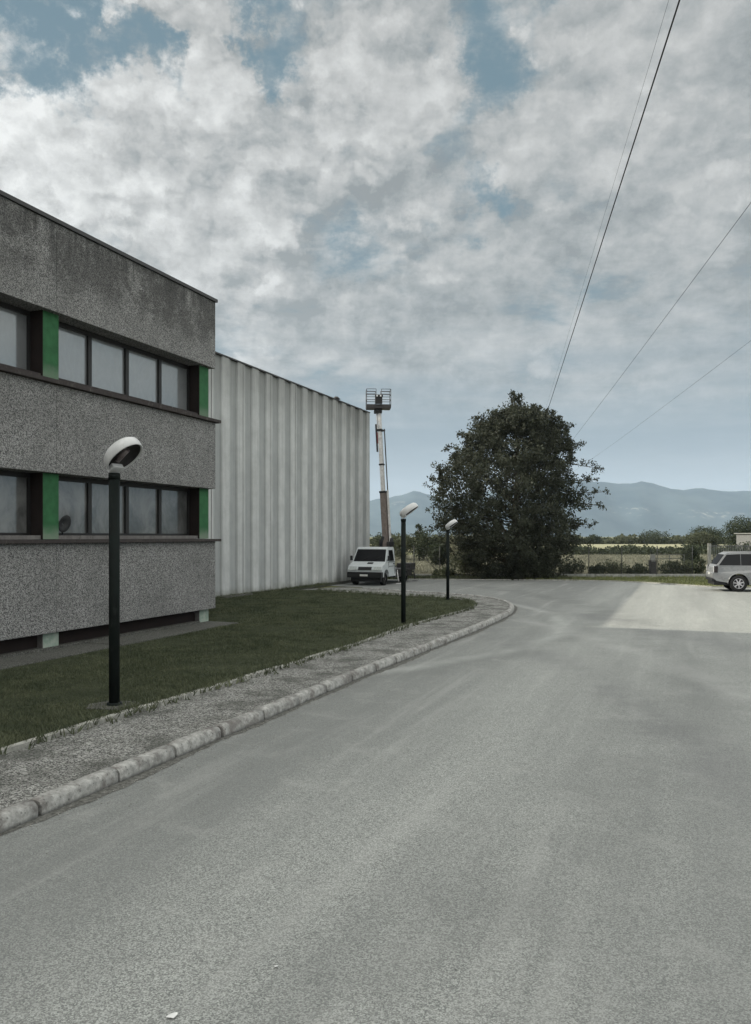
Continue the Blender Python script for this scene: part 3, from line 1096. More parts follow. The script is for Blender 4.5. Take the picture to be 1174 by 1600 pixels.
# ------------------------------------------------------------------ lamps
def make_lamp():
    L = empty('garden_lamp', (0, 0, 0))
    b = MB()
    b.tube([(0, 0, 0.0), (0, 0, 3.42)], 0.078, 20)
    b.tube([(0, 0, 3.36), (0, 0, 3.45)], 0.086, 20)
    b.build('post', M['post'], L)
    b = MB()
    b.tube([(0, 0, 0.0), (0, 0, 0.05)], 0.12, 20, 0.10)
    b.build('base_collar', M['post'], L)
    # drum-shaped hood, open underneath, tilted up over the road
    T = Matrix.Translation((-0.02, 0, 3.475)) @ Matrix.Rotation(R(-36), 4, 'Y')

    def ring(bm, cx, a, c, z, n=32):
        return [bm.verts.new(T @ Vector((cx + a * math.cos(t), c * math.sin(t), z))) for t in [2 * math.pi * j / n for j in range(n)]]

    def loft(bm, rs, closed=True):
        for p, q in zip(rs, rs[1:]):
            for j in range(len(p)):
                bm.faces.new((p[j], p[(j + 1) % len(p)], q[(j + 1) % len(p)], q[j])).smooth = True
        if closed:
            bm.faces.new(rs[-1])
    b = MB()
    rs = [ring(b.bm, 0.31, 0.305, 0.205, 0.02), ring(b.bm, 0.31, 0.325, 0.222, 0.0), ring(b.bm, 0.31, 0.335, 0.232, 0.01),
          ring(b.bm, 0.305, 0.335, 0.232, 0.10), ring(b.bm, 0.30, 0.32, 0.222, 0.155), ring(b.bm, 0.295, 0.27, 0.185, 0.20),
          ring(b.bm, 0.29, 0.17, 0.12, 0.222), ring(b.bm, 0.29, 0.05, 0.04, 0.23)]
    loft(b.bm, rs)
    hood = b.build('lamp_hood', M['lamp_white'], L)
    b = MB()
    rs = [ring(b.bm, 0.31, 0.305, 0.205, 0.021), ring(b.bm, 0.305, 0.285, 0.198, 0.11), ring(b.bm, 0.29, 0.2, 0.15, 0.15), ring(b.bm, 0.285, 0.05, 0.04, 0.16)]
    loft(b.bm, rs)
    b.build('reflector', M['lamp_in'], hood)
    b = MB()
    b.tube([T @ Vector((0.16, 0, 0.085)), T @ Vector((0.42, 0, 0.085))], 0.045, 12)
    b.build('bulb', M['bulb'], hood)
    b = MB()
    b.box(-0.01, 0.13, -0.1, 0.1, -0.02, 0.05, 0.01, T)
    b.build('bracket', M['lamp_white'], L)
    return L


def lamps():
    L = make_lamp()
    spots = [(-3.82, 11.7, 0.985, -30, 'tall dark lamp post with white drum hood in front of the office windows, nearest one'),
             (0.78, 22.35, 0.86, -14, 'dark lamp post with pale hood on the lawn edge just right of the white truck'),
             (2.82, 31.2, 0.79, -22, 'smallest dark lamp post with white hood, at the far lawn tip by the big tree')]
    for i, (x, y, s, a, lab) in enumerate(spots):
        o = L if i == 0 else copy_tree(L)
        o.location = (x, y, 0.125)
        o.scale = (s, s, s)
        o.rotation_euler = (0, 0, R(a))
        tag(o, lab, 'lamp post', 'lamp posts along the lawn')


# ------------------------------------------------------------------ wheels, truck, car
def wheel(parent, x, y, r, w, side, mats_, spokes=0, name='wheel'):
    """tyre with rim; side = +1 or -1 is the outward y direction"""
    b = MB()
    n = 28
    prof = [(r * 0.62, 0.48), (r * 0.9, 0.5), (r * 0.98, 0.42), (r, 0.25), (r, -0.25), (r * 0.98, -0.42), (r * 0.9, -0.5), (r * 0.62, -0.48)]
    rs = [[b.bm.verts.new((x + q * math.cos(t), y + k * w, r + q * math.sin(t))) for q, k in prof] for t in [2 * math.pi * j / n for j in range(n)]]
    for j in range(n):
        a, c = rs[j], rs[(j + 1) % n]
        for k in range(len(prof) - 1):
            b.bm.faces.new((a[k], a[k + 1], c[k + 1], c[k])).smooth = True
    t = b.build(name, mats_[0], parent)
    b = MB()
    yo = y + side * w * 0.40
    ri = r * 0.63
    if spokes:
        b.tube([(x, yo - side * 0.16, r), (x, yo - side * 0.14, r)], ri, 28)
        for j in range(28):
            pass
        # outer lip
        lip = [[b.bm.verts.new((x + q * math.cos(a), yy, r + q * math.sin(a))) for q, yy in ((ri, yo), (ri * 0.9, yo + side * 0.01), (ri * 0.88, yo - side * 0.1))] for a in [2 * math.pi * j / 28 for j in range(28)]]
        for j in range(28):
            for k in range(2):
                b.bm.faces.new((lip[j][k], lip[j][k + 1], lip[(j + 1) % 28][k + 1], lip[(j + 1) % 28][k])).smooth = True
        rim = b.build('rim', M['black'], t)
        b = MB()
        for j in range(spokes):
            a = 2 * math.pi * j / spokes + 0.3
            T = Matrix.Translation((x, yo, r)) @ Matrix.Rotation(-a, 4, 'Y')
            b.box(0.03, ri * 0.97, -0.015, 0.02, -0.028, 0.028, 0.006, T)
        b.tube([(x, yo - side * 0.03, r), (x, yo + side * 0.02, r)], 0.07, 16)
        lip = [[b.bm.verts.new((x + q * math.cos(a), yy, r + q * math.sin(a))) for q, yy in ((ri, yo - side * .02), (ri, yo + side * 0.012), (ri * 0.9, yo + side * 0.012), (ri * .88, yo - side * .04))] for a in [2 * math.pi * j / 28 for j in range(28)]]
        for j in range(28):
            for k in range(3):
                b.bm.faces.new((lip[j][k], lip[j][k + 1], lip[(j + 1) % 28][k + 1], lip[(j + 1) % 28][k]))
        b.build('spokes', mats_[1], t)
    else:
        b.tube([(x, yo - side * 0.08, r), (x, yo - side * 0.03, r)], ri, 24)
        b.tube([(x, yo - side * 0.03, r), (x, yo + side * 0.02, r)], ri * 0.35, 14)
        b.build('rim', mats_[1], t)
    return t


def smooth_prism_bevel(b, off, seg=2):
    es = [e for e in b.bm.edges if len(e.link_faces) == 2 and e.calc_face_angle(0) > 0.3]
    bmesh.ops.bevel(b.bm, geom=es, offset=off, segments=seg, affect='EDGES', profile=0.6, clamp_overlap=True)


def truck():
    base = A0 * 0 + Vector((-0.55, 42.2, 0))
    T = empty('platform_truck', base, RZ, 'white cab truck with a raised aerial work platform parked beside the hall', 'truck')
    W = 0.97
    # cab: x forward (towards the camera), y across
    poly = [(0.02, 0.52), (0.05, 0.86), (-0.04, 1.02), (-0.58, 1.24), (-1.02, 1.93), (-1.2, 2.02), (-1.98, 2.02), (-2.05, 1.9), (-2.08, 0.45),
            (-1.02, 0.45), (-1.0, 0.62), (-0.85, 0.80), (-0.62, 0.86), (-0.40, 0.78), (-0.28, 0.6), (-0.24, 0.45), (-0.02, 0.45)]
    b = MB()
    b.prism(poly, -W, W, lambda x, z: 0.0 if z < 1.2 else (z - 1.2) * 0.13)
    smooth_prism_bevel(b, 0.025)
    b.build('cab', M['white'], T)

    def on(p, q, k0, k1, y0, y1, lift, name, mat, par=T, th=0.012):
        """plate lying on the profile edge p->q, between fractions k0,k1 and y0..y1"""
        p, q = Vector((p[0], 0, p[1])), Vector((q[0], 0, q[1]))
        d = q - p
        nrm = Vector((d.z, 0, -d.x)).normalized()
        if nrm.x < 0:
            nrm = -nrm
        b = MB()
        vs = []
        for s in (lift - th, lift):
            for k, yy in ((k0, y0), (k0, y1), (k1, y1), (k1, y0)):
                sh = 1 - (0.08 if k > 0.7 else 0)
                v = p + d * k + nrm * s
                yv = yy
                if v.z > 1.2:
                    lim = W - (v.z - 1.2) * 0.13 - 0.06
                    yv = max(-lim, min(lim, yy))
                vs.append(b.bm.verts.new((v.x, yv, v.z)))
        for a in ((0, 1, 2, 3), (4, 5, 6, 7), (0, 1, 5, 4), (1, 2, 6, 5), (2, 3, 7, 6), (3, 0, 4, 7)):
            b.bm.faces.new([vs[i] for i in a])
        return b.build(name, mat, par)
    ws = on((-0.58, 1.24), (-1.02, 1.93), 0.03, 0.95, -0.93, 0.93, 0.012, 'windscreen', M['car_glass'])
    for y_ in (-0.55, 0.1):
        b = MB()
        b.tube([(-0.57, y_, 1.27), (-0.72, y_ + 0.5, 1.52)], 0.010, 6)
        b.build('wiper', M['black'], ws)
    on((-0.04, 1.02), (-0.58, 1.24), 0.5, 0.85, -0.02, 0.30, 0.012, 'bonnet_vent', M['black'])
    on((0.05, 0.86), (-0.04, 1.02), -0.25, 0.75, -0.38, 0.38, 0.018, 'grille', M['black'])
    for y0 in (-0.88, 0.50):
        on((0.05, 0.86), (-0.04, 1.02), -0.3, 0.8, y0, y0 + 0.40, 0.018, 'headlight', M['lamp_lens'])
    b = MB()
    b.box(-0.12, 0.14, -0.98, 0.98, 0.42, 0.72, 0.03)
    bp = b.build('bumper', M['black'], T)
    b = MB()
    b.box(0.141, 0.15, -0.24, 0.2, 0.50, 0.60)
    b.build('number_plate', M['plate'], bp)
    b = MB()
    b.box(-0.3, -0.05, -0.85, 0.85, 0.2, 0.42, 0.02)
    b.build('front_axle', M['black'], T)
    for s in (-1, 1):
        # doors with side glass
        b = MB()
        pts = [(-0.98, 1.28), (-1.18, 1.86), (-1.78, 1.86), (-1.84, 1.28)]
        yy = [s * (W - (z - 1.2) * 0.13 + 0.006) for _, z in pts]
        a = [b.bm.verts.new((x, y, z)) for (x, z), y in zip(pts, yy)]
        c = [b.bm.verts.new((x, y - s * 0.02, z)) for (x, z), y in zip(pts, yy)]
        b.bm.faces.new(a)
        b.bm.faces.new(c[::-1])
        for i in range(4):
            b.bm.faces.new((a[i], a[(i + 1) % 4], c[(i + 1) % 4], c[i]))
        b.build('side_window', M['car_glass'], T)
        b = MB()
        b.box(-1.92, -1.90, s * W - 0.01, s * W + 0.004, 0.55, 1.25)
        b.box(-0.98, -0.96, s * W - 0.01, s * W + 0.004, 0.9, 1.25)
        b.box(-1.90, -0.98, s * W - 0.01, s * W + 0.004, 1.22, 1.24)
        b.box(-1.90, -0.98, s * W - 0.01, s * W + 0.004, 0.98, 1.0)
        b.build('door_trim', M['black'], T)
        b = MB()
        b.box(-1.86, -1.7, s * W - 0.01, s * W + 0.03, 1.1, 1.14, 0.008)
        b.build('door_handle', M['black'], T)
        b = MB()
        b.tube([(-0.72, s * 0.93, 1.3), (-0.68, s * 1.06, 1.38)], 0.015, 6)
        b.box(-0.74, -0.68, s * 1.08 - 0.07, s * 1.08 + 0.07, 1.3, 1.56, 0.02)
        b.build('mirror', M['black'], T)
        wheel(T, -0.64, s * 0.80, 0.34, 0.22, s, (M['tyre'], M['steel_dark']))
        wheel(T, -3.9, s * 0.76, 0.34, 0.34, s, (M['tyre'], M['steel_dark']))
    b = MB()
    b.box(-5.3, -2.0, -0.45, 0.45, 0.5, 0.66)
    b.box(-5.0, -2.1, 0.5, 0.92, 0.35, 0.64, 0.02)
    b.box(-5.0, -2.1, -0.92, -0.5, 0.35, 0.64, 0.02)
    b.build('chassis', M['steel_dark'], T)
    b = MB()
    b.box(-5.4, -2.15, -1.0, 1.0, 0.66, 0.80, 0.015)
    b.box(-5.4, -4.4, 0.2, 1.0, 0.80, 1.05, 0.02)
    b.build('flatbed', M['steel_dark'], T)
    for x_ in (-2.25, -5.1):
        for s in (-1, 1):
            b = MB()
            b.tube([(x_, s * 0.98, 0.75), (x_, s * 1.08, 0.12)], 0.035, 8)
            b.box(x_ - 0.12, x_ + 0.12, s * 1.08 - 0.12, s * 1.08 + 0.12, 0.0, 0.03)
            b.build('outrigger', M['boom_white'] if x_ > -3 else M['steel_dark'], T)
    # turret and boom
    b = MB()
    b.tube([(-3.15, 0, 0.8), (-3.15, 0, 1.15)], 0.38, 20)
    b.box(-3.5, -2.85, -0.28, 0.28, 1.15, 1.75, 0.03)
    b.box(-3.42, -2.95, -0.34, -0.20, 1.6, 2.45, 0.03)
    b.box(-3.42, -2.95, 0.10, 0.24, 1.6, 2.3, 0.03)
    b.build('turret', M['steel_dark'], T)
    b = MB()
    b.tube([(-3.2, 0.22, 1.9), (-3.2, 0.32, 2.5)], 0.12, 10)
    b.tube([(-3.0, -0.3, 1.9), (-3.0, -0.1, 2.6)], 0.09, 10)
    b.box(-3.35, -3.05, 0.12, 0.44, 2.05, 2.3, 0.03)
    b.build('boom_pivot', M['black'], T)
    X = -3.15
    P0, P1 = Vector((X, 0.02, 1.9)), Vector((X, -0.43, 9.75))

    def seg(k0, k1, w, dep, name, mat, off=0.0, par=T):
        a, c = P0.lerp(P1, k0), P0.lerp(P1, k1)
        d = c - a
        ang = math.atan2(-d.y, d.z)
        Tm = Matrix.Translation(a) @ Matrix.Rotation(ang, 4, 'X')
        b = MB()
        b.box(-dep / 2, dep / 2, off - w / 2, off + w / 2, 0, d.length, 0.012, Tm)
        return b.build(name, mat, par)
    low = seg(0.0, 0.41, 0.30, 0.34, 'lower_boom', M['boom_rust'])
    seg(0.02, 0.42, 0.09, 0.12, 'hydraulic_ram', M['boom_white'], 0.27)
    seg(0.40, 0.415, 0.36, 0.38, 'boom_collar', M['black'])
    mid = seg(0.41, 0.86, 0.19, 0.24, 'middle_boom', M['boom_white'])
    seg(0.60, 0.612, 0.25, 0.30, 'boom_collar', M['black'])
    seg(0.845, 0.862, 0.26, 0.30, 'boom_collar', M['black'])
    seg(0.86, 0.995, 0.15, 0.19, 'upper_boom', M['boom_white'], 0.03)
    seg(0.28, 0.86, 0.05, 0.07, 'control_rod', M['steel_dark'], 0.27)
    seg(0.842, 0.855, 0.22, 0.08, 'rod_bracket', M['steel_dark'], 0.2)
    seg(0.86, 0.99, 0.06, 0.08, 'jib_link', M['boom_white'], -0.13)
    seg(0.70, 0.9, 0.08, 0.10, 'jib_tail', M['steel_dark'], -0.22)
    seg(0.76, 0.84, 0.14, 0.10, 'jib_bracket', M['red'], -0.15)
    # basket, squared up to the wall of the hall corner
    Bk = Vector((X, -0.46, 9.78))
    TB = Matrix.Translation(Bk) @ Matrix.Rotation(-RZ + R(4), 4, 'Z')
    ww, dp, hh = 0.68, 0.36, 1.10
    b = MB()
    b.box(-ww, ww, -dp, dp, 0.02, 0.07, 0, TB)
    b.box(-ww, ww, -dp - 0.012, -dp, 0.07, 0.24, 0, TB)
    b.box(-ww, ww, dp, dp + 0.012, 0.07, 0.24, 0, TB)
    b.box(-ww - 0.012, -ww, -dp, dp, 0.07, 0.24, 0, TB)
    b.box(ww, ww + 0.012, -dp, dp, 0.07, 0.24, 0, TB)
    bk = b.build('work_basket', M['steel_dark'], T)
    b = MB()
    r = 0.016
    gap = 0.15
    for yy in (-dp, dp):
        for x0, x1 in ((-ww, -gap), (gap, ww)):
            for z in (0.5, 0.78, 0.95, hh):
                b.tube([TB @ Vector((x0, yy, z)), TB @ Vector((x1, yy, z))], r, 6)
        for x0 in (-ww, -gap, gap, ww):
            b.tube([TB @ Vector((x0, yy, 0.07)), TB @ Vector((x0, yy, hh))], r, 6)
    for x0 in (-ww, ww):
        for z in (0.5, 0.8, hh):
            b.tube([TB @ Vector((x0, -dp, z)), TB @ Vector((x0, dp, z))], r, 6)
    b.build('guard_rail', M['steel_dark'], bk)
    b = MB()
    b.box(-0.19, 0.19, -dp - 0.16, -dp - 0.01, 0.25, 0.62, 0.02, TB)
    b.box(-0.22, 0.22, -dp - 0.2, -dp - 0.02, 0.62, 0.76, 0.03, TB)
    cb = b.build('control_box', M['black'], bk)
    b = MB()
    b.box(-0.24, 0.2, -0.2, 0.2, -0.22, 0.018, 0.03, TB)
    b.build('basket_mount', M['black'], bk)
    for x_ in (-0.11, 0.09):
        b = MB()
        b.box(x_ - 0.04, x_ + 0.04, -dp - 0.215, -dp - 0.205, 0.64, 0.73, 0, TB)
        b.build('dial', M['tail_clear'], cb)


def car():
    ang = R(-13)
    f = Vector((math.cos(ang), math.sin(ang), 0))
    lft = Vector((-f.y, f.x, 0))
    C = Vector((16.98, 37.4, 0)) + lft * 0.93
    T = empty('parked_car', C, ang, 'champagne silver four wheel drive estate car parked at the right edge', 'car')
    HW = 0.96
    r = 0.39

    def arch(cx, rr=0.46, n=9):
        return [(cx + rr * math.cos(a), r + rr * math.sin(a)) for a in [math.pi * (1 - k / (n - 1)) * 1.0 for k in range(n)]]
    low = [(-1.10, 0.62), (-1.14, 0.72), (-1.13, 0.86), (-1.07, 0.90), (-1.04, 1.14), (-0.98, 1.215), (2.62, 1.22), (2.85, 1.17), (3.62, 1.09), (3.80, 0.98), (3.86, 0.62), (3.80, 0.42),
           (3.34, 0.36)] + arch(2.88)[::-1] + [(2.42, 0.33), (0.46, 0.33)] + arch(0)[::-1] + [(-0.46, 0.42), (-0.95, 0.5)]
    b = MB()
    b.prism(low, -HW, HW, lambda x, z: (0.02 + max(0, (z - 0.95)) * 0.16 + max(0, 0.6 - z) * 0.1 + max(0, x - 3.2) * 0.2 + max(0, -0.75 - x) * 0.18))
    smooth_prism_bevel(b, 0.018)
    b.build('body', M['silver'], T)
    # cabin
    HC = HW - 0.085
    cab = [(-0.98, 1.21), (-0.90, 1.30), (-0.58, 1.76), (-0.42, 1.83), (0.6, 1.86), (1.6, 1.84), (1.86, 1.78), (2.72, 1.21)]
    b = MB()
    ins = lambda x, z: 0.085 + (z - 1.21) * 0.22
    b.prism(cab, -HW, HW, ins)
    smooth_prism_bevel(b, 0.02)
    b.build('roof', M['silver'], T)
    for s in (-1, 1):
        for pts, nm in (([(-0.86, 1.235), (-0.50, 1.735), (0.10, 1.765), (0.10, 1.235)], 'quarter_window'),
                        ([(0.12, 1.235), (0.12, 1.765), (0.98, 1.775), (1.04, 1.235)], 'rear_door_window'),
                        ([(1.08, 1.235), (1.03, 1.775), (1.70, 1.745), (2.42, 1.235)], 'front_door_window')):
            b = MB()
            a = [b.bm.verts.new((x, s * (HW - ins(x, z) + 0.004), z)) for x, z in pts]
            c = [b.bm.verts.new((x, s * (HW - ins(x, z) - 0.02), z)) for x, z in pts]
            b.bm.faces.new(a)
            b.bm.faces.new(c[::-1])
            for i in range(4):
                b.bm.faces.new((a[i], a[(i + 1) % 4], c[(i + 1) % 4], c[i]))
            b.build('side_window', M['car_glass'], T)
        wheel(T, 0, s * 0.83, r, 0.25, s, (M['tyre'], M['alloy']), 7)
        wheel(T, 2.88, s * 0.83, r, 0.25, s, (M['tyre'], M['alloy']), 7)
        # wheel arch lips
        for cx in (0, 2.88):
            b = MB()
            pts = [Vector((cx + 0.475 * math.cos(a), s * (HW - 0.02), r + 0.475 * math.sin(a))) for a in [math.pi * k / 14 for k in range(15)]]
            b.tube(pts, 0.022, 6)
            b.build('wheel_arch', M['silver'], T)
        for x0 in (0.62, 1.62):
            b = MB()
            b.box(x0, x0 + 0.2, s * (HW - 0.03) - 0.02, s * (HW - 0.03) + 0.03, 1.02, 1.06, 0.01)
            b.build('door_handle', M['steel_dark'], T)
        # tail lamp cluster: clear bullet strip next to a dark one, wrapped round the corner
        b = MB()
        b.box(-1.075, -0.90, s * 0.86 - 0.06, s * 0.86 + 0.045, 0.90, 1.20, 0.02)
        tl = b.build('tail_light', M['tail_red'], T)
        b = MB()
        b.box(-1.035, -0.975, s * 0.86 - 0.02, s * 0.86 + 0.058, 0.92, 1.19, 0.015)
        b.box(-1.105, -1.065, s * 0.86 - 0.03, s * 0.86 + 0.02, 0.92, 1.19, 0.012)
        b.build('lens', M['tail_clear'], tl)
        b = MB()
        b.box(3.68, 3.82, s * 0.70 - 0.15, s * 0.70 + 0.15, 0.86, 1.03, 0.03)
        b.build('headlight', M['lamp_lens'], T)
        b = MB()
        b.box(2.25, 2.45, s * 1.03 - 0.1, s * 1.03 + 0.08, 1.2, 1.36, 0.03)
        b.build('mirror', M['silver'], T)
    b = MB()
    b.prism([(-0.925, 1.28), (-0.61, 1.745), (-0.60, 1.73), (-0.915, 1.27)], -0.74, 0.74)
    for v in b.bm.verts:
        v.co.x -= 0.012
    b.build('rear_window', M['car_glass'], T)
    b = MB()
    b.prism([(1.90, 1.755), (2.66, 1.25), (2.68, 1.262), (1.92, 1.768)], -0.74, 0.74)
    b.build('windscreen', M['car_glass'], T)
    b = MB()
    b.box(-1.06, 3.75, -0.82, 0.82, 0.30, 0.52, 0.03)
    b.build('underbody', M['black'], T)
    b = MB()
    b.box(-1.16, -0.9, -0.86, 0.86, 0.50, 0.62, 0.02)
    b.build('rear_bumper', M['black'], T)
    b = MB()
    b.box(-1.15, -1.135, -0.26, 0.26, 0.78, 0.89)
    b.build('number_plate', M['plate'], T)
    for s in (-1, 1):
        b = MB()
        b.tube([(-0.4, s * 0.70, 1.86), (1.5, s * 0.70, 1.88)], 0.014, 6)
        b.build('roof_rail', M['silver'], T)
    # painted bay line beside it
    b = MB()
    strip(b, [(17.35, 36.75), (19.0, 35.9), (21.5, 34.6)], 0.12, 0.0, 0.004)
    struct(b.build('parking_line', M['paint_line']))


# ------------------------------------------------------------------ fence and things along it
def fence():
    Y = 51.0
    F = empty('chain_link_fence', (2.0, Y, 0), 0, 'dark chain link fence on a low concrete wall along the field', 'fence')
    x0w, x1w = -4.5, 21.1
    b = MB()
    b.box(x0w - 2, x1w - 2, -0.09, 0.09, -0.03, 0.20, 0.01)
    b.build('base_wall', M['wall_conc'], F)
    xs = [-4.2, -1.95, 0.25, 2.45, 4.1, 6.3, 8.6, 11.0, 13.6, 15.7, 17.95, 20.2]
    for x in xs:
        b = MB()
        b.tube([(x - 2, 0, 0.18), (x - 2, 0, 1.98)], 0.03, 8)
        b.tube([(x - 2, 0, 1.96), (x - 2, 0, 2.0)], 0.036, 8)
        b.build('post', M['fence_steel'], F)
    for a, c in (((3.0, 1.35), (4.1, 0.24)), ((5.2, 1.4), (4.1, 0.24))):
        b = MB()
        b.tube([(a[0] - 2, -0.02, a[1]), (c[0] - 2, -0.02, c[1])], 0.022, 6)
        b.build('strut', M['fence_steel'], F)
    # diagonal woven wire, one sheet per run
    for xa, xb in zip(xs, xs[1:]):
        segs = []
        h0, h1 = 0.24, 1.90
        st = 0.075
        H = h1 - h0
        u = xa - H
        while u < xb:
            for sg in (1, -1):
                # line z = h0 + (x-u) or mirrored
                a0, a1 = max(u, xa), min(u + H, xb)
                if a1 > a0:
                    za, zb = h0 + (a0 - u), h0 + (a1 - u)
                    if sg < 0:
                        za, zb = h1 - (a0 - u), h1 - (a1 - u)
                    segs.append(((a0, za), (a1, zb)))
            u += st
        for z in (h0, 1.08, h1):
            segs.append(((xa, z), (xb, z)))
        V, Fc = [], []
        w = 0.0022
        for (ax, az), (bx, bz) in segs:
            d = np.array([bx - ax, bz - az])
            d = d / np.linalg.norm(d)
            nx, nz = -d[1] * w, d[0] * w
            k = len(V)
            for px, pz in ((ax, az), (bx, bz)):
                V += [(px - 2 + nx, -0.03, pz + nz), (px - 2 - nx, -0.03, pz - nz), (px - 2, -0.03 + w * 1.5, pz)]
            Fc += [(k, k + 1, k + 4, k + 3), (k + 1, k + 2, k + 5, k + 4), (k + 2, k, k + 3, k + 5)]
        np_mesh('wire_mesh', np.array(V), np.array(Fc), M['fence_steel'], F)
    # slatted gate on the right with a pale post
    G = empty('steel_gate', (21.2, Y - 0.2, 0), 0, 'grey barred gate with a pale end post behind the parked car', 'gate')
    b = MB()
    b.box(-0.09, 0.09, -0.09, 0.09, -0.03, 2.15, 0.01)
    b.build('gate_post', M['pole_pale'], G)
    b = MB()
    for z in (0.25, 1.05, 1.95):
        b.box(0.12, 7.0, -0.025, 0.025, z, z + 0.06)
    b.build('gate_frame', M['fence_steel'], G)
    b = MB()
    x = 0.2
    while x < 7.0:
        b.box(x, x + 0.03, -0.045, -0.026, 0.1, 2.05)
        x += 0.11
    b.build('gate_bars', plain('gate_bar_paint', (0.13, 0.135, 0.14), 0.7, 0.2), G)
    # utility cabinet and hurdle behind the fence
    K = empty('utility_cabinet', (18.0, 52.0, 0), 0, 'dark narrow metal cabinet with a pale cap behind the fence', 'cabinet')
    b = MB()
    b.box(-0.19, 0.19, -0.2, 0.2, -0.02, 1.05, 0.015)
    b.build('housing', M['steel_dark'], K)
    b = MB()
    b.box(-0.15, 0.12, -0.21, -0.202, 0.98, 1.03)
    b.box(-0.12, 0.12, -0.12, 0.12, 1.05, 1.42, 0.02)
    b.build('cap', M['pole_pale'], K)
    Q = empty('field_hurdle', (18.4, 52.6, 0), 0, 'dark metal rail barrier in the weeds right of the cabinet', 'barrier')
    for z in (1.38, 1.12):
        b = MB()
        b.tube([(0.0, 0, z), (1.9, 0.05, z + 0.02)], 0.022, 6)
        b.build('rail', M['fence_steel'], Q)
    for x in (0.0, 0.95, 1.9):
        b = MB()
        b.tube([(x, 0.02, -0.02), (x, 0.02, 1.42)], 0.025, 6)
        b.build('post', M['fence_steel'], Q)
    S = empty('storage_shed', (49.6, 95, 0), R(6), 'pale flat roofed shed beyond the gate at the right edge', 'shed')
    b = MB()
    b.box(-4.2, 6, 0, 5, -0.03, 2.85)
    b.build('wall', M['shed'], S)
    b = MB()
    b.box(-4.4, 6.2, -0.2, 5.2, 2.9, 3.0)
    b.build('roof', M['pole_pale'], S)
    b = MB()
    b.box(-3.0, -2.0, -0.03, 0.0, 0.0, 2.05)
    b.build('door', M['steel_dark'], S)


